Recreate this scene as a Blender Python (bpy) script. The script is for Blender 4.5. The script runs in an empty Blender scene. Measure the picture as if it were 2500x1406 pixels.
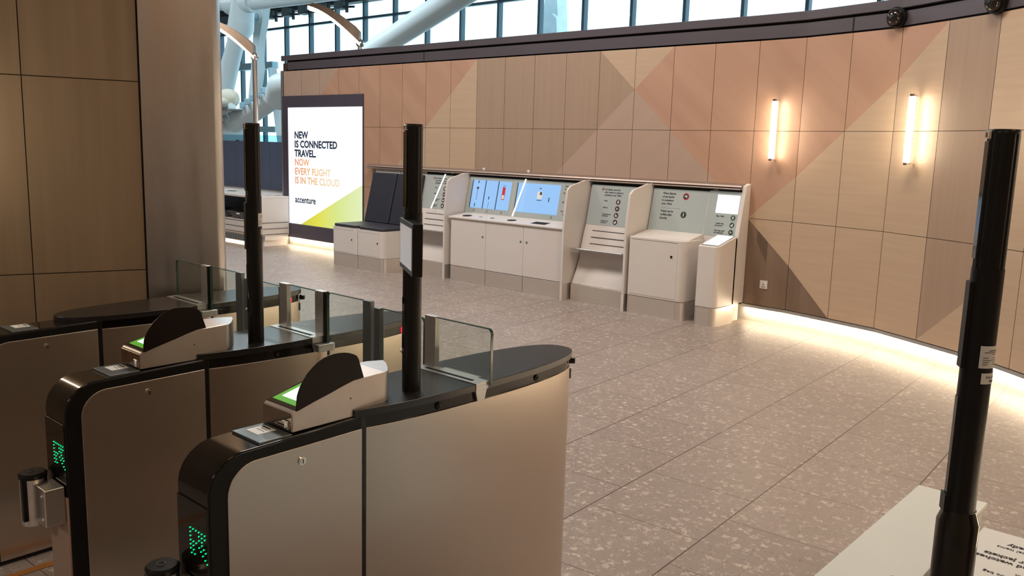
import bpy, bmesh, math, random
from mathutils import Vector, Matrix
random.seed(7)
SC = bpy.context.scene
COL = SC.collection

# ------------------------------------------------------------------ camera, world, exposure
# axes: +X runs along the panelled wall to the right, +Y points away through the wall, z up; the wall face is y = 0
CAM = Vector((4.1614, -8.4258, 1.77))
cam_d = bpy.data.cameras.new('camera'); cam = bpy.data.objects.new('camera', cam_d); COL.objects.link(cam)
_e = Vector((.7483, -.6633, 0)); _g = Vector((.6633, .7483, 0))
def _fr(v):
    v = Vector(v); return Vector((v.dot(_e), v.dot(_g), v.z))
pit, rol = 0.1632, -0.0291
fw = Vector((0, math.cos(pit), -math.sin(pit))); rt = Vector((1, 0, 0)); dn = Vector((0, -math.sin(pit), -math.cos(pit)))
r2 = math.cos(rol)*rt + math.sin(rol)*dn; d2 = -math.sin(rol)*rt + math.cos(rol)*dn
X_, Y_, Z_ = _fr(r2), -_fr(d2), -_fr(fw)
cam.matrix_world = Matrix(((X_.x, Y_.x, Z_.x, CAM.x), (X_.y, Y_.y, Z_.y, CAM.y), (X_.z, Y_.z, Z_.z, CAM.z), (0, 0, 0, 1)))
cam_d.sensor_width = 36; cam_d.lens = 2085.6/2500*36; cam_d.clip_end = 300; cam_d.clip_start = .05
SC.camera = cam

W = bpy.data.worlds.new('world'); SC.world = W; W.use_nodes = True
bg = W.node_tree.nodes['Background']; bg.inputs[0].default_value = (.62, .88, 1.0, 1); bg.inputs[1].default_value = 3.0

SC.view_settings.view_transform = 'Standard'; SC.view_settings.look = 'None'
SC.view_settings.gamma = 1; SC.view_settings.use_curve_mapping = False
SC.view_settings.exposure = -0.22

def area(name, loc, size, power, color, rot=(0, 0, 0), size_y=None):
    l = bpy.data.lights.new(name, 'AREA'); l.energy = power; l.color = color; l.size = size
    if size_y: l.shape = 'RECTANGLE'; l.size_y = size_y
    o = bpy.data.objects.new(name, l); o.location = loc; o.rotation_euler = rot; COL.objects.link(o)
    return o
WARM = (1.0, .80, .62); NEUT = (1.0, .92, .86)
for i, (x, y, p, c) in enumerate([(-6.5, -4.2, 230, NEUT), (-2.2, -3.6, 210, NEUT), (1.6, -3.2, 125, WARM), (4.2, -4.0, 40, WARM),
                                  (-5, -11, 45, NEUT), (5.5, -11.5, 15, WARM), (-1, -17, 190, NEUT), (8, -16, 120, WARM), (9.2, -6.5, 130, (1.0, .62, .34)), (-14, -6, 150, NEUT), (-14, 3, 330, (.80, .93, 1.0)), (-22, 2, 420, (.80, .93, 1.0)), (-30, 5, 300, (.80, .93, 1.0))]):
    area('added_area_light', (x, y, 8.6 if y > 0 or x < -10 else 6.5), 1.6, p*1.5, c)  # unseen area lamps added overhead, some only to brighten roof tubes and steel reflections

# ------------------------------------------------------------------ materials
def mat(name, col, rough=.5, metal=0.0, emit=None, es=0.0, spec=.5, coat=0.0, alpha=None):
    m = bpy.data.materials.new(name); m.use_nodes = True
    b = m.node_tree.nodes['Principled BSDF']
    b.inputs['Base Color'].default_value = (*col, 1); b.inputs['Roughness'].default_value = rough
    b.inputs['Metallic'].default_value = metal; b.inputs['Specular IOR Level'].default_value = spec
    b.inputs['Coat Weight'].default_value = coat
    if emit: b.inputs['Emission Color'].default_value = (*emit, 1); b.inputs['Emission Strength'].default_value = es
    return m
def lin(r, g, b):
    f = lambda c: (c/255/12.92) if c/255 <= .04045 else ((c/255+.055)/1.055)**2.4
    return (f(r), f(g), f(b))
def noisy(m, scale=(1, 1, 1), c2=None, amt=.5, nscale=6, coord='Object', rough_amt=0.0, detail=4, rot=0, bump=0.0, lo=.35, hi=.65):
    """varies the base colour between its own colour and c2 with a stretched noise"""
    nt = m.node_tree; b = nt.nodes['Principled BSDF']; N = nt.nodes; L = nt.links
    tc = N.new('ShaderNodeTexCoord'); mp = N.new('ShaderNodeMapping'); mp.inputs['Scale'].default_value = scale
    mp.inputs['Rotation'].default_value = (0, 0, rot)
    pre = N.new('ShaderNodeMapping'); pre.inputs['Rotation'].default_value = (0, 0, rot)
    mp.inputs['Rotation'].default_value = (0, 0, 0)
    nz = N.new('ShaderNodeTexNoise'); nz.inputs['Scale'].default_value = nscale; nz.inputs['Detail'].default_value = detail
    L.new(tc.outputs[coord], pre.inputs[0]); L.new(pre.outputs[0], mp.inputs[0]); L.new(mp.outputs[0], nz.inputs['Vector'])
    rmp = N.new('ShaderNodeMapRange'); rmp.inputs[1].default_value = lo; rmp.inputs[2].default_value = hi
    rmp.inputs[3].default_value = 0; rmp.inputs[4].default_value = amt
    L.new(nz.outputs[0], rmp.inputs[0])
    if c2:
        mx = N.new('ShaderNodeMix'); mx.data_type = 'RGBA'
        mx.inputs[6].default_value = b.inputs['Base Color'].default_value[:]; mx.inputs[7].default_value = (*c2, 1)
        L.new(rmp.outputs[0], mx.inputs[0]); L.new(mx.outputs[2], b.inputs['Base Color'])
    if rough_amt:
        r = N.new('ShaderNodeMapRange'); r0 = b.inputs['Roughness'].default_value
        r.inputs[1].default_value = lo; r.inputs[2].default_value = hi; r.inputs[3].default_value = r0-rough_amt; r.inputs[4].default_value = r0+rough_amt
        L.new(nz.outputs[0], r.inputs[0]); L.new(r.outputs[0], b.inputs['Roughness'])
    if bump:
        bp = N.new('ShaderNodeBump'); bp.inputs['Strength'].default_value = bump; bp.inputs['Distance'].default_value = .002
        L.new(nz.outputs[0], bp.inputs['Height']); L.new(bp.outputs[0], b.inputs['Normal'])
    return m
M = {}
# wood veneers: UV = (metres along the wall, height)
M['oak'] = noisy(mat('veneer_light', (.455, .335, .235), .5), (1.0, 14, 1), (.42, .305, .21), .6, 1.6, 'UV', bump=.05)
M['rose'] = noisy(mat('veneer_rose', (.43, .265, .185), .48), (.35, 3.2, 1), (.36, .21, .14), .65, 1.3, 'UV', rot=math.radians(42), bump=.05)
M['walnut'] = noisy(mat('veneer_brown', (.335, .24, .175), .5), (14, .5, 1), (.30, .21, .148), .6, 1.4, 'UV', bump=.05)
M['oak2'] = noisy(mat('veneer_greyed', (.395, .285, .225), .5), (.5, 4, 1), (.36, .26, .20), .6, 1.4, 'UV', rot=math.radians(-40), bump=.05)
M['leftwood'] = noisy(mat('veneer_left', (.27, .20, .13), .5), (14, .5, 1), (.22, .16, .10), .7, 1.3, 'UV', bump=.05)
M['seam'] = mat('seam_dark', (.03, .018, .012), .7)
def aniso(m, a=.8, rot=0.0):
    nt = m.node_tree; tg = nt.nodes.new('ShaderNodeTangent'); tg.direction_type = 'RADIAL'; tg.axis = 'Z'
    b = nt.nodes['Principled BSDF']; nt.links.new(tg.outputs[0], b.inputs['Tangent']); b.inputs['Anisotropic'].default_value = a; b.inputs['Anisotropic Rotation'].default_value = rot
    return m
M['steel'] = aniso(noisy(mat('brushed_steel', (.65, .575, .50), .30, 1), (3, 3, 200), (.61, .54, .47), .6, 5, rough_amt=.02))
M['steel_v'] = noisy(mat('brushed_steel_column', (.54, .53, .53), .33, 1), (6, 6, .6), (.42, .42, .43), .8, 2.2, rough_amt=.05)
M['steel_kick'] = noisy(mat('steel_kickplate', (.80, .75, .70), .36, .85), (2, 2, 40), (.74, .69, .64), .6, 4, rough_amt=.03)
M['alu'] = noisy(mat('satin_aluminium', (.50, .51, .52), .38, .9), (4, 4, 4), (.45, .46, .47), .5, 6)
M['satin'] = noisy(mat('satin_champagne', (.62, .56, .51), .40, .85), (4, 4, 4), (.57, .51, .47), .5, 6)
M['chrome'] = noisy(mat('chrome', (.85, .84, .82), .08, 1), (1, 1, 1), (.8, .78, .76), .3, 8)
M['mirror'] = noisy(mat('mirror_lacquer', (.42, .34, .28), .05, 1), (1, 1, 1), (.34, .28, .23), .3, 3)
M['white'] = noisy(mat('white_laminate', (.62, .585, .56), .38), (1, 1, 1), (.60, .555, .52), .5, 2.5)
M['white2'] = noisy(mat('white_laminate_desk', (.58, .62, .60), .35), (1, 1, 1), (.53, .57, .55), .5, 2.5)
M['black'] = noisy(mat('black_plastic', (.006, .006, .006), .36, spec=.25), (1, 1, 1), (.010, .010, .010), .5, 12)
M['blackgloss'] = noisy(mat('black_gloss', (.007, .006, .005), .08, spec=.4, coat=.15), (1, 1, 1), (.016, .013, .012), .5, 5)
M['slab'] = noisy(mat('black_slab', (.011, .011, .012), .27, spec=.6), (1, 1, 1), (.017, .017, .018), .6, 30)
M['brownscreen'] = noisy(mat('dark_brown_acrylic', (.010, .005, .004), .35, spec=.25), (1, 1, 1), (.018, .011, .009), .4, 10)
M['bronze'] = noisy(mat('header_bronze_grey', (.13, .115, .135), .33, .45), (1, 1, 1), (.11, .098, .115), .6, 1.2)
M['frame'] = noisy(mat('frame_aubergine', (.085, .076, .105), .4, .3), (1, 1, 1), (.075, .068, .092), .5, 2)
M['leather'] = noisy(mat('navy_leatherette', (.022, .024, .035), .42), (1, 1, 1), (.03, .032, .045), .6, 40, bump=.2)
M['gap'] = mat('shadow_gap', (.004, .004, .004), .9)
M['blue'] = noisy(mat('partition_slate_blue', (.075, .10, .165), .5), (.8, .8, .1), (.065, .085, .14), .6, 3)
M['paint'] = noisy(mat('white_painted_steel', (.72, .83, .86), .45), (1, 1, 1), (.66, .78, .81), .5, 1.5)
M['mullion'] = noisy(mat('mullion_blue_grey', (.06, .11, .14), .4, .3), (1, 1, 1), (.05, .09, .12), .5, 1.5)
M['mullion_l'] = noisy(mat('beam_blue_grey', (.34, .54, .64), .5), (1, 1, 1), (.30, .49, .58), .5, 1.5)
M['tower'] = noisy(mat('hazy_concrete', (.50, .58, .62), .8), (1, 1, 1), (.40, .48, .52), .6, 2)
M['dark2'] = noisy(mat('grey_box_steel', (.12, .16, .18), .5), (1, 1, 1), (.09, .12, .14), .5, 3)
M['dark'] = noisy(mat('dark_plant_steel', (.03, .035, .04), .6), (1, 1, 1), (.045, .05, .055), .6, 3)
M['ceil'] = noisy(mat('ceiling_white', (.5, .5, .49), .8), (1, 1, 1), (.46, .46, .45), .5, .6)
M['roomwall'] = noisy(mat('room_wall', (.46, .33, .23), .6), (1, 1, 1), (.40, .28, .19), .5, .8)
M['signgrey'] = noisy(mat('backlit_sign_grey', (.29, .31, .30), .35, emit=(.42, .50, .47), es=.20), (1, 1, 1), (.24, .26, .25), .7, 1.6)
M['text'] = mat('print_dark', (.012, .012, .018), .6)
M['textblue'] = mat('print_navy', (.012, .018, .035), .6)
M['red'] = mat('print_maroon', (.10, .012, .018), .5)
M['redl'] = mat('print_red', (.55, .03, .04), .5)
M['green'] = mat('print_green', (.02, .10, .03), .5)
M['wht'] = mat('print_white', (.75, .78, .76), .5)
M['paper'] = noisy(mat('paper', (.60, .62, .61), .5), (1, 1, 1), (.55, .57, .56), .4, 9)
M['cyan'] = mat('screen_pale_blue', (.1, .1, .1), .3, emit=(.26, .56, 1.0), es=1.0)
M['scrwhite'] = mat('screen_white', (.2, .2, .2), .3, emit=(.88, .95, 1.0), es=1.5)
M['advert'] = mat('advert_white', (.2, .2, .2), .3, emit=(.93, .96, 1.0), es=1.35)
M['greenlit'] = mat('green_backlit', (.05, .2, .02), .3, emit=(.10, .36, .03), es=.9)
M['ledgreen'] = mat('led_green', (0, .1, .05), .3, emit=(.0, .80, .25), es=2.2)
M['ledred'] = mat('led_red', (.1, 0, 0), .3, emit=(1.0, .015, .04), es=3.0)
M['tube'] = mat('tube_light', (.5, .4, .3), .3, emit=(1.0, .86, .64), es=38)
M['strip'] = mat('led_strip', (.5, .4, .3), .3, emit=(1.0, .80, .54), es=85)
M['lampglow'] = mat('lamp_glow', (.5, .4, .3), .3, emit=(1.0, .82, .60), es=7)
M['tray'] = noisy(mat('grey_tray', (.07, .07, .075), .5), (1, 1, 1), (.09, .09, .095), .5, 8)
M['orange'] = noisy(mat('orange_tape', (.36, .14, .02), .6), (1, 1, 1), (.28, .10, .015), .6, 12)
M['cream'] = noisy(mat('cream_fabric', (.62, .60, .50), .8), (1, 1, 1), (.56, .54, .45), .5, 20)
M['brass'] = noisy(mat('bronze_lamp_shell', (.16, .11, .075), .4, .6), (1, 1, 1), (.12, .085, .06), .5, 6)
M['yellow'] = mat('yellow_print', (.55, .36, .03), .5)

def glass(name, tint, refl=.08):
    m = bpy.data.materials.new(name); m.use_nodes = True; nt = m.node_tree; N = nt.nodes; L = nt.links
    N.remove(N['Principled BSDF']); out = N['Material Output']
    t = N.new('ShaderNodeBsdfTransparent'); t.inputs[0].default_value = (*tint, 1)
    g = N.new('ShaderNodeBsdfGlossy'); g.inputs['Roughness'].default_value = .02
    lw = N.new('ShaderNodeLayerWeight'); lw.inputs[0].default_value = .5
    pw = N.new('ShaderNodeMath'); pw.operation = 'POWER'; pw.inputs[1].default_value = 4.0; L.new(lw.outputs['Facing'], pw.inputs[0])
    ma = N.new('ShaderNodeMath'); ma.operation = 'MULTIPLY_ADD'; ma.inputs[1].default_value = .8; ma.inputs[2].default_value = refl*.5; L.new(pw.outputs[0], ma.inputs[0])
    mx = N.new('ShaderNodeMixShader'); L.new(ma.outputs[0], mx.inputs[0]); L.new(t.outputs[0], mx.inputs[1]); L.new(g.outputs[0], mx.inputs[2])
    L.new(mx.outputs[0], out.inputs[0]); return m
M['glass'] = glass('glass_pane', (.90, .94, .92)); M['facadeglass'] = glass('facade_glass', (.96, .99, 1.0))
M['strglass'] = glass('frosted_blue_glass', (.62, .82, .9))
M['edge'] = noisy(mat('glass_edge_green', (.015, .06, .045), .15), (1, 1, 1), (.03, .09, .07), .5, 30)

def advert_gradient(name, cols, axis='X', a=0., b=1., es=1.2):
    m = bpy.data.materials.new(name); m.use_nodes = True; nt = m.node_tree; N = nt.nodes; L = nt.links
    B = N['Principled BSDF']; B.inputs['Base Color'].default_value = (.1, .1, .1, 1)
    tc = N.new('ShaderNodeTexCoord'); s = N.new('ShaderNodeSeparateXYZ'); L.new(tc.outputs['Object'], s.inputs[0])
    r = N.new('ShaderNodeMapRange'); r.inputs[1].default_value = a; r.inputs[2].default_value = b; L.new(s.outputs[axis], r.inputs[0])
    cr = N.new('ShaderNodeValToRGB'); cr.color_ramp.elements[0].color = (*cols[0], 1); cr.color_ramp.elements[1].color = (*cols[-1], 1)
    for i, c in enumerate(cols[1:-1]):
        e = cr.color_ramp.elements.new((i+1)/(len(cols)-1)); e.color = (*c, 1)
    L.new(r.outputs[0], cr.inputs[0]); L.new(cr.outputs[0], B.inputs['Emission Color']); B.inputs['Emission Strength'].default_value = es
    return m

def floor_material():
    m = bpy.data.materials.new('terrazzo_tiles'); m.use_nodes = True; nt = m.node_tree; N = nt.nodes; L = nt.links
    B = N['Principled BSDF']
    tc = N.new('ShaderNodeTexCoord'); sep = N.new('ShaderNodeSeparateXYZ'); L.new(tc.outputs['Object'], sep.inputs[0])
    def mth(op, a, b=None, c=None):
        n = N.new('ShaderNodeMath'); n.operation = op
        for i, v in enumerate((a, b, c)):
            if v is None: continue
            if isinstance(v, (int, float)): n.inputs[i].default_value = v
            else: L.new(v, n.inputs[i])
        return n.outputs[0]
    dl = .7252-.6709; c, s = math.cos(dl), math.sin(dl)
    x = mth('SUBTRACT', sep.outputs[0], CAM.x); y = mth('SUBTRACT', sep.outputs[1], CAM.y)
    eu = mth('ADD', mth('MULTIPLY', x, c), mth('MULTIPLY', y, s))
    gv = mth('ADD', mth('MULTIPLY', x, -s), mth('MULTIPLY', y, c))
    U = mth('DIVIDE', mth('SUBTRACT', eu, -1.0009), .6025)      # 0 at joint A0, -1 at A1 ...
    colm = mth('FLOOR', U)
    par = mth('FLOORED_MODULO', colm, 2)                          # column A1..A2 is -2 -> 0
    V = mth('ADD', mth('DIVIDE', mth('SUBTRACT', gv, 7.366), .5991), mth('MULTIPLY', mth('SUBTRACT', 1, par), .5))
    row = mth('FLOOR', V)
    fu = mth('ABSOLUTE', mth('SUBTRACT', mth('FRACT', U), .5)); fv = mth('ABSOLUTE', mth('SUBTRACT', mth('FRACT', V), .5))
    ju = mth('GREATER_THAN', fu, .5-.0048); jv = mth('GREATER_THAN', fv, .5-.0042)
    jv = mth('MULTIPLY', jv, .8); joint = mth('MAXIMUM', ju, jv)
    # tile tone
    cmb = N.new('ShaderNodeCombineXYZ'); L.new(colm, cmb.inputs[0]); L.new(row, cmb.inputs[1])
    wn = N.new('ShaderNodeTexWhiteNoise'); wn.noise_dimensions = '2D'; L.new(cmb.outputs[0], wn.inputs['Vector'])
    nz = N.new('ShaderNodeTexNoise'); nz.inputs['Scale'].default_value = 5; nz.inputs['Detail'].default_value = 5; L.new(tc.outputs['Object'], nz.inputs['Vector'])
    base = N.new('ShaderNodeMix'); base.data_type = 'RGBA'
    base.inputs[6].default_value = (.210, .176, .156, 1); base.inputs[7].default_value = (.280, .237, .212, 1)
    L.new(mth('ADD', mth('MULTIPLY', wn.outputs[0], .35), mth('MULTIPLY', nz.outputs[0], .75)), base.inputs[0])
    # chips
    dist = N.new('ShaderNodeTexNoise'); dist.inputs['Scale'].default_value = 38; dist.inputs['Detail'].default_value = 3; L.new(tc.outputs['Object'], dist.inputs['Vector'])
    vm = N.new('ShaderNodeVectorMath'); vm.operation = 'MULTIPLY_ADD'; vm.inputs[1].default_value = (.075, .075, 0); L.new(dist.outputs['Color'], vm.inputs[0]); L.new(tc.outputs['Object'], vm.inputs[2])
    def chips(scale, th, col, prev, keep):
        v = N.new('ShaderNodeTexVoronoi'); v.inputs['Scale'].default_value = scale; L.new(vm.outputs[0], v.inputs['Vector'])
        v.voronoi_dimensions = '2D'
        sc = N.new('ShaderNodeSeparateColor'); L.new(v.outputs['Color'], sc.inputs[0])
        pick = mth('LESS_THAN', sc.outputs[0], keep)
        size = mth('MULTIPLY', mth('ADD', mth('MULTIPLY', sc.outputs[1], .7), .5), th)
        on = mth('MULTIPLY', mth('LESS_THAN', v.outputs['Distance'], size), pick)
        mx = N.new('ShaderNodeMix'); mx.data_type = 'RGBA'; L.new(mth('MULTIPLY', on, mth('ADD', mth('MULTIPLY', sc.outputs[2], .6), .3)), mx.inputs[0])
        L.new(prev, mx.inputs[6]); mx.inputs[7].default_value = (*col, 1); return mx.outputs[2]
    c1 = chips(25, .36, (.46, .395, .355), base.outputs[2], .30)
    c2 = chips(50, .36, (.42, .36, .325), c1, .28)
    c3 = chips(70, .28, (.13, .09, .075), c2, .16)
    fin = N.new('ShaderNodeMix'); fin.data_type = 'RGBA'; L.new(joint, fin.inputs[0]); L.new(c3, fin.inputs[6]); fin.inputs[7].default_value = (.045, .03, .022, 1)
    L.new(fin.outputs[2], B.inputs['Base Color']); B.inputs['Roughness'].default_value = .42; B.inputs['Specular IOR Level'].default_value = .45
    return m
M['floor'] = floor_material()
M['alu_d'] = noisy(mat('dark_aluminium', (.16, .19, .20), .4, .7), (1, 1, 1), (.14, .165, .175), .5, 6)

# ------------------------------------------------------------------ helpers
OFF = {}
def root(name, loc, label=None, cat=None, group=None):
    o = bpy.data.objects.new(name, None); COL.objects.link(o); o.location = loc; o.empty_display_size = .1
    OFF[o.name] = Vector(loc); tag(o, label, cat, group); return o
def tag(o, label=None, cat=None, group=None, kind=None):
    for k, v in (('label', label), ('category', cat), ('group', group), ('kind', kind)):
        if v: o[k] = v
    return o
def wof(parent):
    return OFF.get(parent.name, Vector((0, 0, 0))) if parent else Vector((0, 0, 0))
class MB:
    def __init__(s): s.v = []; s.f = []; s.m = []; s.uv = {}
    def add(s, vs, fs, mi=0):
        b = len(s.v); s.v += [tuple(v) for v in vs]
        for f in fs: s.f.append(tuple(b+i for i in f)); s.m.append(mi)
        return s
    def box(s, x0, x1, y0, y1, z0, z1, mi=0):
        vs = [(x, y, z) for z in (z0, z1) for y in (y0, y1) for x in (x0, x1)]
        return s.add(vs, [(0, 2, 3, 1), (4, 5, 7, 6), (0, 1, 5, 4), (2, 6, 7, 3), (0, 4, 6, 2), (1, 3, 7, 5)], mi)
    def hexa(s, lo, hi, mi=0):        # two quads (4 points each) joined
        return s.add(list(lo)+list(hi), [(3, 2, 1, 0), (4, 5, 6, 7), (0, 1, 5, 4), (1, 2, 6, 5), (2, 3, 7, 6), (3, 0, 4, 7)], mi)
    def prism(s, poly, axis, a, b, mi=0):
        """poly of 2D points; axis 'x' -> (y,z), 'y' -> (x,z), 'z' -> (x,y)"""
        def P(p, t): return {'x': (t, p[0], p[1]), 'y': (p[0], t, p[1]), 'z': (p[0], p[1], t)}[axis]
        n = len(poly); vs = [P(p, a) for p in poly]+[P(p, b) for p in poly]
        return s.add(vs, [tuple(range(n-1, -1, -1)), tuple(range(n, 2*n))]+[(i, (i+1) % n, n+(i+1) % n, n+i) for i in range(n)], mi)
    def tube(s, p0, p1, r0, r1=None, n=20, mi=0, cap=True):
        r1 = r0 if r1 is None else r1
        p0, p1 = Vector(p0), Vector(p1); d = (p1-p0).normalized()
        a = d.orthogonal().normalized(); b = d.cross(a)
        vs = [p0+r0*(a*math.cos(t)+b*math.sin(t)) for t in [2*math.pi*i/n for i in range(n)]]
        vs += [p1+r1*(a*math.cos(t)+b*math.sin(t)) for t in [2*math.pi*i/n for i in range(n)]]
        fs = [(i, (i+1) % n, n+(i+1) % n, n+i) for i in range(n)]
        if cap: fs += [tuple(range(n-1, -1, -1)), tuple(range(n, 2*n))]
        return s.add(vs, fs, mi)
    def path(s, pts, rs, n=16, mi=0):
        pts = [Vector(p) for p in pts]; rings = []
        up = None
        for i, p in enumerate(pts):
            d = (pts[min(i+1, len(pts)-1)]-pts[max(i-1, 0)]).normalized()
            a = d.orthogonal().normalized() if up is None else (up-d*up.dot(d)).normalized()
            up = a; b = d.cross(a); r = rs if isinstance(rs, (int, float)) else rs[i]
            rings.append([p+r*(a*math.cos(2*math.pi*k/n)+b*math.sin(2*math.pi*k/n)) for k in range(n)])
        vs = [v for r in rings for v in r]; fs = []
        for i in range(len(pts)-1):
            for k in range(n): fs.append((i*n+k, i*n+(k+1) % n, (i+1)*n+(k+1) % n, (i+1)*n+k))
        fs += [tuple(range(n-1, -1, -1)), tuple(range((len(pts)-1)*n, len(pts)*n))]
        return s.add(vs, fs, mi)
    def lathe(s, c, prof, n=28, mi=0):
        """prof: (radius, z) list, around vertical axis through c"""
        vs = []; c = Vector(c)
        for r, z in prof:
            for k in range(n):
                t = 2*math.pi*k/n; vs.append(c+Vector((r*math.cos(t), r*math.sin(t), z)))
        fs = [(i*n+k, i*n+(k+1) % n, (i+1)*n+(k+1) % n, (i+1)*n+k) for i in range(len(prof)-1) for k in range(n)]
        fs += [tuple(range(n-1, -1, -1)), tuple(range((len(prof)-1)*n, len(prof)*n))]
        return s.add(vs, fs, mi)
    def sphere(s, c, r, n=16, sx=1, sy=1, sz=1):
        prof = []; c = Vector(c); vs = []; m = n//2
        for i in range(1, m):
            t = math.pi*i/m
            for k in range(n):
                q = 2*math.pi*k/n; vs.append(c+Vector((r*sx*math.sin(t)*math.cos(q), r*sy*math.sin(t)*math.sin(q), -r*sz*math.cos(t))))
        vs += [c+Vector((0, 0, -r*sz)), c+Vector((0, 0, r*sz))]; b = (m-1)*n
        fs = [(i*n+k, i*n+(k+1) % n, (i+1)*n+(k+1) % n, (i+1)*n+k) for i in range(m-2) for k in range(n)]
        fs += [(b, (k+1) % n, k) for k in range(n)]+[(b+1, (m-2)*n+k, (m-2)*n+(k+1) % n) for k in range(n)]
        return s.add(vs, fs)
    def build(s, name, mats, parent=None, bevel=0.0, smooth=35, uv=None, seg=2):
        off = wof(parent)
        me = bpy.data.meshes.new(name); me.from_pydata([tuple(Vector(v)-off) for v in s.v], [], s.f)
        if not isinstance(mats, (list, tuple)): mats = [mats]
        for m in mats: me.materials.append(M[m] if isinstance(m, str) else m)
        for p, mi in zip(me.polygons, s.m): p.material_index = mi
        if uv:
            l = me.uv_layers.new(name='UVMap')
            for p in me.polygons:
                for li in p.loop_indices:
                    l.data[li].uv = uv(s.v[me.loops[li].vertex_index])
        bm = bmesh.new(); bm.from_mesh(me); bmesh.ops.recalc_face_normals(bm, faces=bm.faces); bm.to_mesh(me); bm.free()
        if smooth: me.shade_smooth(); me.set_sharp_from_angle(angle=math.radians(smooth))
        me.update()
        o = bpy.data.objects.new(name, me); COL.objects.link(o)
        if parent: o.parent = parent
        OFF[o.name] = off
        if bevel:
            b = o.modifiers.new('bevel', 'BEVEL'); b.width = bevel; b.segments = seg; b.limit_method = 'ANGLE'; b.angle_limit = math.radians(40); b.harden_normals = True
        return o
def struct(o): o['kind'] = 'structure'; return o
_fc = [0]
def text(s, org, xd, yd, size, m, parent, name='lettering', sx=1.0, bold=0.0, lead=1.0, depth=.0004, align='LEFT'):
    """flat lettering standing on a surface; org = baseline start of first line"""
    cu = bpy.data.curves.new('t', 'FONT'); cu.body = s; cu.size = size; cu.offset = bold; cu.space_line = lead; cu.align_x = align; cu.extrude = depth
    cu.resolution_u = 3
    t = bpy.data.objects.new('t', cu); COL.objects.link(t)
    me = bpy.data.meshes.new_from_object(t.evaluated_get(bpy.context.evaluated_depsgraph_get()))
    bpy.data.objects.remove(t); bpy.data.curves.remove(cu)
    xd, yd = Vector(xd).normalized(), Vector(yd).normalized(); nd = xd.cross(yd); off = wof(parent)
    org = Vector(org)
    for v in me.vertices: c = v.co.copy(); v.co = org+xd*c.x*sx+yd*c.y+nd*c.z-off
    me.name = name; me.materials.clear(); me.materials.append(M[m] if isinstance(m, str) else m)
    o = bpy.data.objects.new(name, me); COL.objects.link(o)
    if parent: o.parent = parent
    return o

# ------------------------------------------------------------------ the setting
struct(MB().box(-60, 12, -22, 16.6, -.1, 0).build('floor', 'floor', smooth=0))
struct(MB().box(-60, 12, -22, 16.6, 9.0, 9.2).build('ceiling', 'ceil', smooth=0))
struct(MB().box(-60, 12, -22.2, -22, 0, 9).build('wall_behind', 'roomwall', smooth=0))
struct(MB().box(12, 12.2, -22.2, 16.6, 0, 9).build('wall_right', 'roomwall', smooth=0))
struct(MB().box(-60.2, -60, -22.2, 16.6, 0, 9).build('wall_far_left', 'ceil', smooth=0))

# panelled wall: straight for s<0, then gently curving towards the room
NOD = [(0, 0), (.504, -.026), (.996, -.14), (1.485, -.265), (1.932, -.502), (2.373, -.747), (2.779, -1.047)]
h = math.atan2(-(1.047-.747), 2.779-2.373)
for i in range(15):
    h -= .065 if i < 5 else 0.0
    NOD.append((NOD[-1][0]+.505*math.cos(h), NOD[-1][1]+.505*math.sin(h)))
def wp(s, d=0.0):
    """point at arc length s along the wall face, d metres out into the room"""
    if s <= 0: return Vector((s, -d, 0))
    k = min(int(s/.505), len(NOD)-2); f = s/.505-k
    a, b = Vector((*NOD[k], 0)), Vector((*NOD[k+1], 0)); t = (b-a).normalized(); n = Vector((t.y, -t.x, 0))
    def nrm(i):
        i0, i1 = max(i-1, 0), min(i+1, len(NOD)-1)
        q = (Vector((*NOD[i1], 0))-Vector((*NOD[i0], 0))).normalized()
        if i == 0: q = (Vector((1, 0, 0))+(Vector((*NOD[1], 0))).normalized()).normalized()
        return Vector((q.y, -q.x, 0))
    nn = nrm(k).lerp(nrm(k+1), f).normalized() if d else n
    return a.lerp(b, f)+nn*d
SMAX = .505*(len(NOD)-1)
REG = [  # convex regions (s, z) -> material index 0 oak 1 rose 2 walnut 3 greyed
 (3, [(-9, 2.92), (-7.07, 2.92), (-9, 1.183)]),
 (1, [(-9, .19), (-9, 1.183), (-7.07, 2.92), (-4.04, 2.92), (-7.07, .19)]),
 (0, [(-7.07, .19), (-4.04, 2.92), (-4.04, .19)]),
 (2, [(-4.04, .19), (-4.04, 2.92), (-2.02, 2.92), (-1.515, 2.465)]),
 (2, [(-4.04, .19), (-1.515, 2.465), (-4.04, .19+.0)]),
 (0, [(-2.02, 2.92), (-1.01, 2.92), (-1.515, 2.465)]),
 (3, [(-4.04, .19), (-1.515, 2.465), (1.01, .19)]),
 (1, [(-1.515, 2.465), (-1.01, 2.92), (2.02, 2.92), (0, 1.10)]),
 (2, [(0, 1.10), (0, .19), (1.01, .19)]),
 (0, [(0, 1.10), (2.02, 2.92), (2.02, .19), (1.01, .19)]),
 (2, [(2.02, .19), (2.02, 2.92), (2.525, 2.92), (2.525, .645)]),
 (0, [(2.02, .19), (2.525, .645), (2.525, .19)]),
 (0, [(2.525, .19), (2.525, 2.92), (9, 2.92), (9, .19)]),
]
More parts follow.
